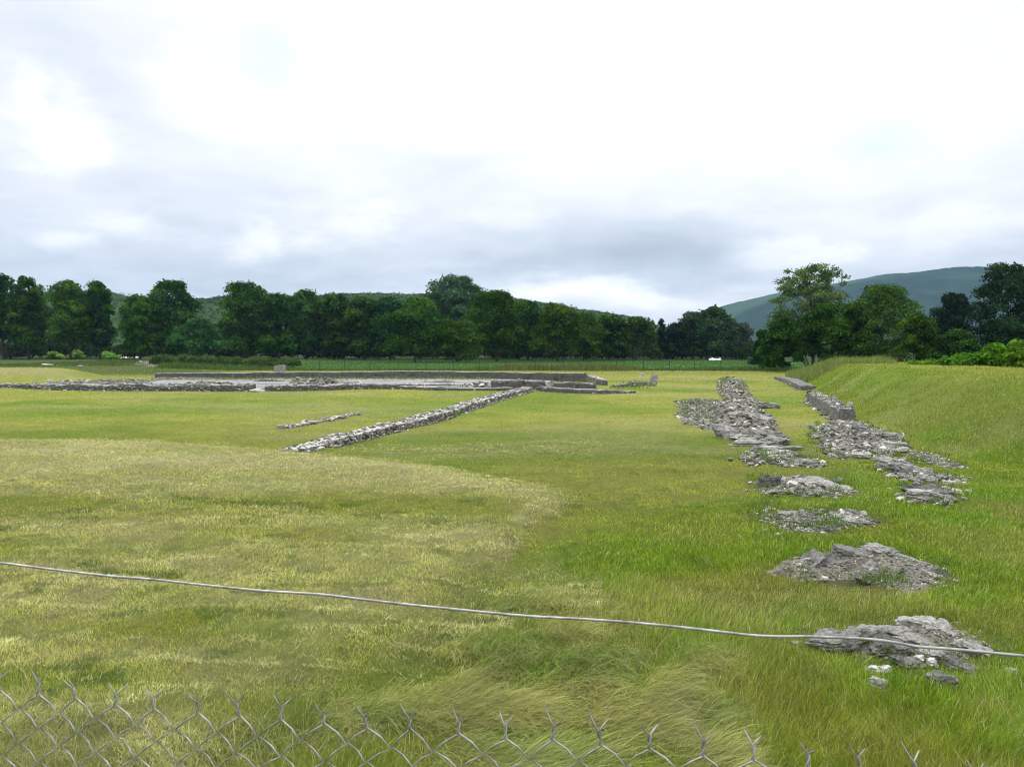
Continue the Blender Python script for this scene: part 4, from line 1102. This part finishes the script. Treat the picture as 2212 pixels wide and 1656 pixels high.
def build_trees():
    G = 'trees in the row behind the ruin'
    D1 = ((.008, .034, .004), (.062, .155, .012)); D2 = ((.012, .044, .010), (.065, .15, .035)); D3 = ((.016, .055, .004), (.085, .19, .014)); D4 = ((.006, .022, .007), (.026, .062, .022))
    D5 = ((.02, .055, .02), (.085, .16, .065))
    B = 776
    L = [
     # name, label, px, top, hw, depth, shape, cols, stem
     ('broadleaf_tree', 'tree at the left edge with sky showing through its outer branches', 2, 588, 44, 186, 'airy', D1, .2),
     ('broadleaf_tree', 'full dark tree second from the left edge of the row', 58, 596, 46, 182, 'round', D1, .12),
     ('broadleaf_tree', 'feathery tree with a forked trunk showing below its crown at left', 148, 604, 50, 180, 'round', D3, .17),
     ('broadleaf_tree', 'narrow uneven topped tree right of the forked trunk tree', 212, 604, 34, 182, 'round', D1, .12),
     ('broadleaf_tree', 'lower lighter green half of the double tree standing apart at left', 300, 636, 44, 178, 'round', D3, .08),
     ('broadleaf_tree', 'tall double topped tree standing apart at left, right of the gap', 372, 604, 58, 184, 'round', D1, .08),
     ('shrub', 'broad grey green bush sloping down to the right between two tall trees', 430, 690, 62, 176, 'bush', D2, .0),
     ('broadleaf_tree', 'square shouldered dark tree starting the continuous row', 528, 608, 58, 182, 'round', D1, .08),
     ('broadleaf_tree', 'medium tree right beside the square shouldered one', 598, 634, 44, 186, 'round', D1, .06),
     ('broadleaf_tree', 'tree with a small twiggy peak in the left part of the row', 660, 626, 44, 190, 'round', D2, .06),
     ('broadleaf_tree', 'plain dark tree in the row, two places right of the square shouldered one', 722, 634, 46, 190, 'round', D1, .06),
     ('broadleaf_tree', 'dark tree over the middle of the back wall, third left of the big pale one', 785, 640, 46, 188, 'round', D1, .06),
     ('broadleaf_tree', 'dark tree over the middle of the back wall, second left of the big pale one', 842, 641, 44, 190, 'round', D2, .06),
     ('broadleaf_tree', 'tree whose top just touches the left side of the big pale round tree', 905, 642, 46, 190, 'round', D1, .06),
     ('broadleaf_tree', 'big pale round topped tree rising highest above the middle of the row', 986, 594, 66, 205, 'round', D5, .1),
     ('broadleaf_tree', 'wide low spreading tree standing in front of the row on two dark trunks', 895, 668, 84, 160, 'round', D1, .12),
     ('broadleaf_tree', 'lighter green rounded tree in front of the big pale one', 988, 694, 56, 158, 'round', D3, .04),
     ('broadleaf_tree', 'tall bright green tree right of the big pale round one', 1072, 626, 62, 168, 'round', D3, .14),
     ('broadleaf_tree', 'tree behind the right flank of the tall bright green one', 1140, 648, 44, 184, 'round', D1, .06),
     ('broadleaf_tree', 'round tree on a thick dark trunk right of the middle of the row', 1204, 655, 56, 168, 'round', D3, .13),
     ('broadleaf_tree', 'tree with yellowish lower leaves right of the thick trunked one', 1262, 674, 44, 176, 'round', D3, .06),
     ('broadleaf_tree', 'blunt dark tree over the right end of the ruin', 1315, 680, 42, 182, 'round', D1, .06),
     ('broadleaf_tree', 'rounded tree over the leaning slab, left of the small conifer', 1375, 683, 42, 184, 'round', ((.016, .045, .006), (.062, .13, .018)), .06),
     ('conifer', 'small dark pointed conifer in the lowest dip of the row', 1428, 692, 22, 190, 'spire', D4, .04),
     ('broadleaf_tree', 'dark tree left of the twin tops before the mountain', 1462, 697, 34, 190, 'round', D4, .05),
     ('broadleaf_tree', 'left one of the twin topped pair before the mountain', 1497, 672, 38, 194, 'round', ((.02, .045, .016), (.05, .09, .035)), .06),
     ('broadleaf_tree', 'right and taller one of the twin topped pair before the mountain', 1544, 662, 44, 190, 'round', ((.02, .045, .016), (.05, .09, .035)), .06),
     ('broadleaf_tree', 'small hazy tree at the right end of the row, below the mountain slope', 1598, 698, 32, 200, 'round', ((.03, .06, .03), (.06, .10, .055)), .05),
    ]
    for i, (nm, lb, px, top, hw, dep, sh, cols, stem) in enumerate(L):
        tree(nm, lb, 'shrub' if nm == 'shrub' else 'tree', px, top, hw * (1.0 if px < 420 else 1.16), B, dep, sh, i, cols=cols, stem=stem, group=G if nm == 'broadleaf_tree' else None, trunk=nm != 'shrub', dens=1.15)
    # right group, closer
    G2 = 'trees behind the bank'
    RR = [
     ('broadleaf_tree', 'tall airy tree with sky between its pale leaves behind the bank', 'tree', 1758, 568, 94, 108, 'airy', ((.05, .095, .03), (.15, .23, .08)), .12),
     ('broadleaf_tree', 'dense bright green dome shaped tree right of the airy one', 'tree', 1905, 612, 84, 98, 'round', ((.035, .08, .010), (.075, .15, .018)), .03),
     ('broadleaf_tree', 'big very dark tree at the right edge of the view', 'tree', 2178, 565, 76, 105, 'round', D4, .05),
     ('broadleaf_tree', 'dark tree left of the big one at the right edge', 'tree', 2060, 630, 50, 110, 'round', D4, .05),
     ('shrub', 'dark bush filling the foot of the airy tree on its left', 'shrub', 1690, 688, 55, 100, 'bush', D1, 0),
     ('shrub', 'broad dark bush in front of the airy tree trunk', 'shrub', 1780, 652, 80, 96, 'bush', D1, 0),
     ('shrub', 'dark green bush between the airy tree and the dome shaped tree', 'shrub', 1845, 656, 60, 92, 'bush', D1, 0),
     ('shrub', 'bright bush sloping off the right side of the dome shaped tree', 'shrub', 1985, 682, 62, 90, 'bush', D3, 0),
     ('shrub', 'low spreading bush under the two very dark trees', 'shrub', 2070, 716, 60, 84, 'bush', D1, 0),
     ('shrub', 'small dark bush at the right end of the green field', 'shrub', 1648, 712, 28, 118, 'bush', D1, 0),
     ('shrub', 'dark bush closing the right edge under the big dark tree', 'shrub', 2190, 700, 60, 92, 'bush', D4, 0),
    ]
    for i, (nm, lb, ct, px, top, hw, dep, sh, cols, stem) in enumerate(RR):
        tree(nm, lb, ct, px, top, hw, 795, dep, sh, 60 + i, cols=cols, stem=stem, trunk=nm != 'shrub', group=G2 if nm != 'shrub' else 'bushes behind the bank', size=.155 if sh != 'airy' else .14,
             dens=1.6, n=34000 if sh == 'airy' else None)
    # bramble on top of the bank
    for i, (px, top, hw, dep, lb) in enumerate([(2090, 768, 60, 52, 'leafy bramble mound at the left end of the bramble line on the bank'), (2150, 746, 50, 48, 'middle leafy bramble mound on top of the bank'),
                                               (2215, 738, 52, 45, 'tallest leafy bramble mound at the right edge of the bank'), (2010, 782, 55, 60, 'low bramble fringe on the bank under the bright bush')]):
        tree('bramble', lb, 'bush', px, top, hw, 800, dep, 'bush', 90 + i, cols=((.05, .12, .008), (.11, .22, .016)), trunk=False, size=.10, group='brambles on the bank', n=11000)
    # small shrubs behind the left trees, sunlit look put into their leaf colour, dark understorey
    for i, (px, top, hw, dep, lb) in enumerate([(118, 762, 18, 200, 'shrub coloured as if sunlit, left of the forked trunk'), (165, 759, 20, 202, 'shrub coloured as if sunlit, right of the forked trunk'), (235, 763, 24, 204, 'bright shrub above the white patch at left')]):
        tree('shrub', lb, 'shrub', px, top, hw, 776, dep, 'bush', 110 + i, cols=((.12, .25, .04), (.25, .42, .08)), trunk=False, n=1500, group='bright shrubs at left')
    rnd = np.random.default_rng(77)
    # dark understorey along the row
    cen, rad = [], []
    for k in range(330):
        px = rnd.uniform(-60, 1660); dep = rnd.uniform(186, 204)
        if 100 < px < 280: dep += 20
        r = rnd.uniform(1.2, 2.6); x, _ = PD(px, 760, dep); cen.append((float(x), dep, r * rnd.uniform(.4, 1.1))); rad.append(r)
    V, F, C = leaf_cloud(cen, rad, 46000, .32, rnd, col0=(.014, .03, .006), col1=(.035, .065, .012))
    tag(mesh_np('undergrowth', V, F, M_LEAF, None, C), 'dark tangled undergrowth at the foot of the tree row', 'undergrowth', kind='stuff')
    # low hedge on the left fence line
    cen, rad = [], []
    for k in range(110):
        px = rnd.uniform(330, 640); dep = rnd.uniform(112, 120); r = rnd.uniform(.5, 1.0)
        x, _ = PD(px, 770, dep); cen.append((float(x), dep, r * rnd.uniform(.3, 1.0))); rad.append(r)
    V, F, C = leaf_cloud(cen, rad, 14000, .16, rnd, col0=(.04, .08, .018), col1=(.09, .15, .04))
    V[:, 2] += hz(V[:, 0], V[:, 1])
    tag(mesh_np('hedge', V, F, M_LEAF, None, C), 'low grey green overgrown hedge along the fence left of the field', 'hedge')
    # back filler wood behind the row
    cen, rad = [], []
    for k in range(420):
        px = rnd.uniform(440, 1640) if k > 90 else rnd.uniform(-100, 235); dep = rnd.uniform(206, 235); tp = np.interp(px, [-100, 235, 440, 640, 920, 1150, 1300, 1420, 1600], [640, 660, 700, 650, 650, 668, 700, 716, 735]) 
        r = rnd.uniform(1.8, 3.4); x, z = PD(px, tp + rnd.random() ** 1.3 * 110, dep); cen.append((float(x), dep, max(r * .5, float(z) - r))); rad.append(r)
    V, F, C = leaf_cloud(cen, rad, 60000, .40, rnd, col0=(.016, .04, .010), col1=(.045, .085, .022))
    tag(mesh_np('woods', V, F, M_LEAF, None, C), 'dark wood standing close behind the first row of trees', 'wood', kind='stuff')

M_HILL = leaf_mat('wooded_slope', .0, .95, .0, var=.25, nscale=.02)

def build_hills():
    # wooded ridge behind the tree row
    rnd = np.random.default_rng(3)
    sil = np.array([(-500, 640), (-200, 636), (0, 640), (120, 634), (228, 623), (262, 628), (300, 646), (400, 640), (480, 641), (580, 629), (640, 640), (740, 632), (830, 630), (900, 632), (1000, 634), (1100, 640), (1180, 652), (1240, 664), (1300, 672), (1345, 680), (1400, 700), (1500, 722), (1620, 742), (1900, 748)], float)
    Dp = 620.0
    xs = np.arange(-520, 330, 2.2); us = np.linspace(0, 1, 70)
    X = np.repeat(xs[:, None], len(us), 1); Y = Dp - 190 + us[None] * 260 + 0 * X
    pxs = W0 / 2 + F0 * X / Dp
    top = PD(pxs, np.interp(pxs, sil[:, 0], sil[:, 1]) + 13, Dp)[1]
    prof = np.sin(np.clip(us / .73, 0, 1) * np.pi / 2) ** 1.2 * np.where(us > .73, 1 - (us - .73) * 1.2, 1)
    Z = top * prof[None]
    # crowns: cellular domes
    def domes(X, Y, cell, seed):
        ix = np.floor(X / cell); iy = np.floor(Y / cell); best = np.full(X.shape, 9.0)
        for dx in (-1, 0, 1):
            for dy in (-1, 0, 1):
                cx = (ix + dx + _h(ix + dx, iy + dy, seed)) * cell; cy = (iy + dy + _h(ix + dx, iy + dy, seed + 1)) * cell
                best = np.minimum(best, ((X - cx) ** 2 + (Y - cy) ** 2) / cell ** 2)
        return np.sqrt(np.clip(1 - best, 0, 1))
    Zc = Z + domes(X, Y, 13, 5) * 3.5 + domes(X, Y, 6, 15) * 1.2 + (fbm(X * .15, Y * .15, 4, 4) - .5) * 3
    nr, nc = X.shape
    i = np.arange((nr - 1) * (nc - 1)); r = i // (nc - 1); q = i % (nc - 1); a = r * nc + q
    F = np.stack([a, a + nc, a + nc + 1, a + 1], 1)
    V = np.stack([X, Y, Zc - 2], -1).reshape(-1, 3)
    n1 = fbm(X * .05, Y * .05, 9, 3)[..., None]
    c = (np.array([.022, .05, .014]) * (1 - n1) + np.array([.05, .085, .03]) * n1).reshape(-1, 3)
    o = mesh_np('wooded_hills', V, F, M_HILL, col=c, smooth=True); o['kind'] = 'structure'
    # foliage standing out of it
    m = 70000
    k = rnd.integers(0, len(V), m); P = V[k] + rnd.normal(0, 1.0, (m, 3)) * np.array([1, 1, .35]) + np.array([0, 0, .25])
    nrm = rnd.normal(0, 1, (m, 3)); nrm /= np.linalg.norm(nrm, axis=1)[:, None]; t = np.cross(nrm, rnd.normal(0, 1, (m, 3))); t /= np.linalg.norm(t, axis=1)[:, None]; b = np.cross(nrm, t)
    s = rnd.uniform(.35, .9, (m, 1))
    VV = np.stack([P - t * s, P + b * s * .7, P + t * s, P - b * s * .8], 1).reshape(-1, 3)
    cc = np.repeat(c[k] * rnd.uniform(.7, 1.35, (m, 1)), 4, 0)
    tag(mesh_np('forest', VV, np.arange(m * 4).reshape(m, 4), M_HILL, col=cc), 'hazy forest covering the low hills behind the tree row', 'forest', kind='stuff')
    # mountain
    sil = np.array([(1200, 770), (1380, 745), (1480, 705), (1558, 662), (1610, 648), (1672, 634), (1760, 617), (1837, 604), (1900, 594), (1968, 585), (2044, 580), (2090, 584), (2126, 593), (2200, 618), (2300, 656), (2450, 700), (2650, 760), (2900, 780)], float)
    Dm = 2600.0
    pxs = np.arange(1200, 2900, 4.0); xs = (pxs - W0 / 2) / F0 * Dm
    us = np.linspace(0, 1, 120)
    X = np.repeat(xs[:, None], len(us), 1); Y = Dm - 1100 + us[None] * 1700 + 0 * X
    top = PD(pxs, np.interp(pxs, sil[:, 0], sil[:, 1]), Dm)[1]
    prof = np.where(us < .647, np.sin(np.clip(us / .647, 0, 1) * np.pi / 2) ** 1.5, np.cos((us - .647) * 1.9) ** 1.0)
    Z = top[:, None] * prof[None] 
    gul = np.abs(fbm(X * .0022 + 3, Y * .0016, 12, 4) - .5) * 2
    Z = Z - gul * 34 * ss(.0, .35, 1 - np.abs(prof[None] - .5) * 1.6)
    Z = Z + (fbm(X * .03, Y * .03, 22, 3) - .3) * 5
    ins = np.maximum(0, domes(X, Y, 34, 7)) * 2.5
    Z = Z + ins
    nr, nc = X.shape
    i = np.arange((nr - 1) * (nc - 1)); r = i // (nc - 1); q = i % (nc - 1); a = r * nc + q
    F = np.stack([a, a + nc, a + nc + 1, a + 1], 1)
    V = np.stack([X, Y, Z - 3], -1).reshape(-1, 3)
    n1 = ss(.4, .62, fbm(X * .003, Y * .004, 19, 4))[..., None]
    c = (np.array([.014, .029, .018]) * (1 - n1) + np.array([.036, .062, .030]) * n1)
    c = (c * (.7 + .6 * fbm(X * .012, Y * .012, 27, 4))[..., None]).reshape(-1, 3)
    o = mesh_np('mountain', V, F, M_HILL, col=c, smooth=True); o['kind'] = 'structure'
    m = 60000
    k = rnd.integers(0, len(V), m); P = V[k] + rnd.normal(0, 4.0, (m, 3)) * np.array([1.5, 1.5, .15]) + np.array([0, 0, .4])
    nrm = rnd.normal(0, 1, (m, 3)); nrm /= np.linalg.norm(nrm, axis=1)[:, None]; t = np.cross(nrm, rnd.normal(0, 1, (m, 3))); t /= np.linalg.norm(t, axis=1)[:, None]; b = np.cross(nrm, t)
    s = rnd.uniform(1.0, 2.2, (m, 1))
    VV = np.stack([P - t * s, P + b * s * .7, P + t * s, P - b * s * .8], 1).reshape(-1, 3)
    cc = np.repeat(c[k] * rnd.uniform(.8, 1.25, (m, 1)), 4, 0)

def build_small():
    # far wire fence
    t = thing('wire_fence', 'thin wire fence on dark posts along the far edge of the lawn', 'fence', (0, 103.5, 0))
    org = Vector((0, 103.5, 0))
    posts = [335, 445, 560, 620, 690, 745, 800, 860, 920, 980, 1036, 1093, 1157, 1217, 1274, 1331, 1390, 1446, 1501, 1557, 1620, 1680]
    tops = []
    for k, px in enumerate(posts):
        x, _ = PD(px, 800, 103.5); x = float(x); V, F = [], []
        h = 1.55 + .08 * math.sin(k * 3.7)
        tube(V, F, [(x, 0, GZ(x, 103.5) - .3), (x + .03 * math.sin(k), 0, GZ(x, 103.5) + h)], .05, 8)
        mesh_np('post', np.array(V), np.array(F), M_POST, t)
        tops.append((x, GZ(x, 103.5), h))
    V, F = [], []
    for q in (.3, .65, .97):
        tube(V, F, [(x, -.05, g + h * q) for x, g, h in tops], .009, 4)
    for (a, b) in zip(tops[:-1], tops[1:]):
        for k in range(1, 14):
            u = k / 14; x = a[0] + (b[0] - a[0]) * u; g = a[1] + (b[1] - a[1]) * u
            tube(V, F, [(x, -.05, g + .05), (x, -.05, g + a[2] * .97)], .005, 3)
    mesh_np('wire_netting', np.array(V), np.array(F), M_POST, t)
    # white marker post
    x, _ = PD(547, 775, 118); x = float(x); V, F = [], []
    g = GZ(x, 118)
    tube(V, F, [(0, 0, -.2), (.02, 0, .95), (.02, 0, 1.0)], [.08, .075, .03], 8)
    o = mesh_np('marker_post', np.array(V), np.array(F), M_WHITE); o.location = (x, 118, g)
    tag(o, 'small white marker post standing by the dark hedge', 'post')
    # white object beyond the fence
    x, _ = PD(1545, 778, 165); x = float(x)
    U_, W_ = np.meshgrid(np.linspace(-1.25, 1.25, 26), np.linspace(-.5, .5, 10), indexing='ij')
    Zz = .42 * np.sqrt(np.clip(1 - (W_ / .52) ** 2, 0, 1)) * (.8 + .5 * vn(U_ * 2, W_ * 3, 4)) + .03
    Zz[0] *= .3; Zz[-1] *= .3
    V = np.stack([U_, W_, Zz], -1).reshape(-1, 3); nc = 10
    i = np.arange(25 * 9); r = i // 9; q = i % 9; a = r * nc + q
    o = mesh_np('white_bundle', V, np.stack([a, a + nc, a + nc + 1, a + 1], 1), M_WHITE); o.location = (x, 165, .25)
    tag(o, 'low crumpled white bundle lying in the green field beyond the fence', 'bundle')
    # pale gravel patch seen between the left trees
    for i, (a, b, c, d) in enumerate([(236, 276, 769.6, 773.2), (275, 302, 769.8, 772.6)]):
        poly = [PX(a, d, .2), PX((a + b) / 2, d + .3, .2), PX(b, d - .2, .2), PX(b - 4, c, .2), PX((a + b) / 2, c - .1, .2), PX(a + 5, c + .3, .2)]
        bm = bmesh.new(); f = bm.faces.new([bm.verts.new((float(p[0]), float(p[1]), .22 + .01 * i)) for p in poly])
        me = bpy.data.meshes.new('gravel_path'); bm.to_mesh(me); bm.free(); me.materials.append(M_WHITE)
        o = link(bpy.data.objects.new('gravel_path', me)); o['kind'] = 'structure'

# ------------------------------------------------------------------ sky, light, haze, camera
SUN_EL, SUN_AZ = R(58), R(-35)
def build_world():
    w = bpy.data.worlds.new('World'); scene.world = w; w.use_nodes = True
    nt = w.node_tree; nt.nodes.clear(); lk = nt.links
    tc = N(nt, 'ShaderNodeTexCoord'); D = tc.outputs['Generated']
    sky = N(nt, 'ShaderNodeTexSky', sky_type='NISHITA', sun_disc=False, sun_elevation=SUN_EL, sun_rotation=SUN_AZ, air_density=1.0, dust_density=1.0)
    sep = N(nt, 'ShaderNodeSeparateXYZ'); lk.new(D, sep.inputs[0])
    def M(op, a, b=None, c=None, clamp=False):
        n = nt.nodes.new('ShaderNodeMath'); n.operation = op; n.use_clamp = clamp
        for i, v in enumerate((a, b, c)):
            if v is None: continue
            if hasattr(v, 'links'): lk.new(v, n.inputs[i])
            else: n.inputs[i].default_value = v
        return n.outputs[0]
    z = M('MAXIMUM', sep.outputs[2], 0.0)
    zz = M('ADD', z, .16)
    cb = N(nt, 'ShaderNodeCombineXYZ')
    lk.new(M('DIVIDE', sep.outputs[0], zz), cb.inputs[0]); lk.new(M('DIVIDE', sep.outputs[1], zz), cb.inputs[1])
    P = cb.outputs[0]
    # ragged warp used for the bright and grey masses
    wn = N(nt, 'ShaderNodeTexNoise', Scale=3.4, Detail=5, Roughness=.55); 
    mpw = N(nt, 'ShaderNodeMapping'); mpw.inputs['Scale'].default_value = (1, 1, 2.2); lk.new(D, mpw.inputs[0]); lk.new(mpw.outputs[0], wn.inputs['Vector'])
    ws = N(nt, 'ShaderNodeSeparateColor'); lk.new(wn.outputs['Color'], ws.inputs[0])
    az = M('ADD', M('ARCTAN2', sep.outputs[0], sep.outputs[1]), M('MULTIPLY', M('SUBTRACT', ws.outputs[0], .5), .26))
    el = M('ADD', M('ARCSINE', sep.outputs[2]), M('MULTIPLY', M('SUBTRACT', ws.outputs[1], .5), .12))
    el0 = M('ARCSINE', sep.outputs[2])
    def blob(px, py, rx, ry, amt, power=1.0):
        a, dy, dz = ray(px, py); A = math.atan2(a, dy); E = math.atan2(dz, math.hypot(a, dy))
        u = M('DIVIDE', M('SUBTRACT', az, A), rx / F0); v = M('DIVIDE', M('SUBTRACT', el, E), ry / F0)
        r2 = M('ADD', M('MULTIPLY', u, u), M('MULTIPLY', v, v))
        return M('MULTIPLY', M('EXPONENT', M('MULTIPLY', r2, -1.0)), amt)
    pn = noise(nt, mpw.outputs[0], 9.0, 7, .6, .2)
    def puff(px, py, rx, ry, amt):
        n = nt.nodes.new('ShaderNodeMapRange'); n.interpolation_type = 'SMOOTHSTEP'; lk.new(M('ADD', pn, blob(px, py + ry * .2, rx, ry, .22)), n.inputs[0])
        n.inputs[1].default_value = .46; n.inputs[2].default_value = .74; n.inputs[3].default_value = 0; n.inputs[4].default_value = 1
        return M('MULTIPLY', n.outputs[0], blob(px, py, rx * 1.25, ry * 1.25, amt * 1.45))
    # brightness by elevation
    n1 = noise(nt, P, 1.1, 6, .55, .3)
    n2 = noise(nt, P, 3.0, 6, .55, .2)
    base = M('ADD', M('MULTIPLY', ramp(nt, M('DIVIDE', el0, 1.5708), [(0.0, .62), (.035, .55), (.075, .61), (.115, .75), (.16, .82), (.20, .87), (.26, .91), (.5, 1.05), (1.0, 1.05)]), 1.0), 0)
    v = M('ADD', base, M('MULTIPLY', M('SUBTRACT', n1, .5), .34))
    v = M('ADD', v, M('MULTIPLY', M('SUBTRACT', n2, .5), .26))
    for b in [(90, 130, 290, 150, -.21), (1150, 120, 200, 120, -.05), (250, 250, 120, 60, -.06), (1950, 120, 200, 80, -.04), (620, 110, 70, 60, -.05), (60, 250, 120, 90, .07), (560, 512, 90, 44, .06), (745, 490, 130, 55, .05), (265, 480, 60, 40, .04), (190, 530, 44, 32, .04),
              (350, 400, 260, 60, -.05), (1350, 560, 260, 60, -.15), (1130, 500, 130, 50, .05), (1420, 650, 330, 34, .26), (1100, 650, 160, 26, .16), (700, 625, 300, 16, .10),
              (1950, 350, 100, 50, -.04), (2000, 440, 240, 40, -.03), (1760, 545, 160, 50, .10), (2100, 520, 200, 50, .10), (600, 590, 420, 34, -.06), (1450, 560, 120, 40, -.05), (850, 240, 500, 120, .10), (1700, 300, 500, 160, .12), (1080, 360, 240, 50, -.07)]:
        v = M('ADD', v, blob(*b))
    for b in [(560, 515, 66, 34, .15), (745, 492, 120, 44, .11), (268, 484, 60, 30, .08), (188, 535, 34, 26, .10), (1120, 505, 110, 34, .04), (1870, 560, 50, 24, .12), (1330, 640, 120, 18, .14), (1180, 636, 100, 14, .10),
              (60, 255, 80, 60, .14), (60, 305, 100, 30, .08), (700, 590, 160, 14, .06), (1700, 555, 120, 28, .09), (2060, 490, 140, 40, .07), (420, 150, 90, 60, .06), (980, 580, 120, 16, .06), (1500, 470, 90, 26, .06)]:
        v = M('ADD', v, puff(*b))
    colr = ramp(nt, v, [(.30, (.38, .43, .50)), (.48, (.51, .57, .645)), (.62, (.65, .70, .775)), (.76, (.82, .845, .905)), (.90, (.95, .97, 1.0)), (1.0, (1.06, 1.06, 1.06))])
    # thin cloud overhead is brighter than near the horizon
    gain = ramp(nt, M('DIVIDE', el0, 1.5708), [(0, .475), (.22, .475), (.45, .85), (1, 1.0)])
    c = mixc(nt, 1, colr, gain, 'MULTIPLY')
    sc = nt.nodes.new('ShaderNodeVectorMath'); sc.operation = 'SCALE'; lk.new(c, sc.inputs[0]); sc.inputs['Scale'].default_value = 20.5
    # a little clear sky through the thinnest places
    hole = blob(650, 110, 70, 55, .42); hole2 = blob(1900, 310, 120, 42, .30)
    f = M('ADD', hole, hole2, clamp=True)
    mx = mixc(nt, f, sc.outputs[0], mixc(nt, 1, sky.outputs[0], (2.0, 2.6, 2.2, 1), 'MULTIPLY'))
    mx = mixc(nt, .05, mx, sky.outputs[0])
    below = M('GREATER_THAN', 0.0, sep.outputs[2])
    bg = N(nt, 'ShaderNodeBackground', Strength=.1); lk.new(mx, bg.inputs[0])
    out = N(nt, 'ShaderNodeOutputWorld'); lk.new(bg.outputs[0], out.inputs[0])
    w.cycles.sampling_method = 'MANUAL'; w.cycles.sample_map_resolution = 512

def build_light():
    l = bpy.data.lights.new('sun', 'SUN'); l.energy = 1.5; l.angle = R(12); l.color = (1, .96, .9)
    o = bpy.data.objects.new('sun', l); link(o)
    d = Vector((math.sin(SUN_AZ) * math.cos(SUN_EL), math.cos(SUN_AZ) * math.cos(SUN_EL), math.sin(SUN_EL)))
    o.rotation_euler = (-d).to_track_quat('-Z', 'Y').to_euler()

def build_haze():
    m, nt, ns, lk = mat('haze_air')
    p = N(nt, 'ShaderNodeVolumePrincipled', Density=.000085, Anisotropy=.1)
    p.inputs['Color'].default_value = (.40, .66, 1.0, 1)
    out = N(nt, 'ShaderNodeOutputMaterial'); lk.new(p.outputs[0], out.inputs['Volume'])
    x0, x1, y0, y1, z0, z1 = -3000, 3500, -14, 3300, -2.5, 275
    V = [(x, y, z) for z in (z0, z1) for y in (y0, y1) for x in (x0, x1)]
    F = [(0, 2, 3, 1), (4, 5, 7, 6), (0, 1, 5, 4), (2, 6, 7, 3), (0, 4, 6, 2), (1, 3, 7, 5)]
    o = mesh_np('haze', np.array(V), np.array(F), m); o['kind'] = 'stuff'
    o['label'] = 'thin blue air between the field and the mountain'; o['category'] = 'haze'

def build_camera():
    c = bpy.data.cameras.new('camera'); c.sensor_width = 36; c.lens = 36 * F0 / W0; c.clip_end = 20000; c.clip_start = .05
    o = bpy.data.objects.new('camera', c); link(o); o.location = (0, 0, CAMZ); o.rotation_euler = (math.pi / 2 - PITCH, 0, 0)
    scene.camera = o

build_camera(); build_world(); build_light()
build_ruins(); build_ground(); build_fence(); build_grass(); build_trees(); build_hills(); build_small(); build_haze()
scene.view_settings.view_transform = 'Standard'; scene.view_settings.look = 'None'
scene.view_settings.exposure = 0.28; scene.view_settings.gamma = 1
scene.cycles.use_denoising = True; scene.cycles.denoiser = 'OPENIMAGEDENOISE'; scene.cycles.denoising_input_passes = 'RGB_ALBEDO_NORMAL'; scene.cycles.denoising_prefilter = 'ACCURATE'
scene.cycles.pixel_filter_type = 'BLACKMAN_HARRIS'; scene.cycles.filter_width = 1.1
scene.cycles.max_bounces = 6; scene.cycles.diffuse_bounces = 3; scene.cycles.transmission_bounces = 4; scene.cycles.transparent_max_bounces = 4
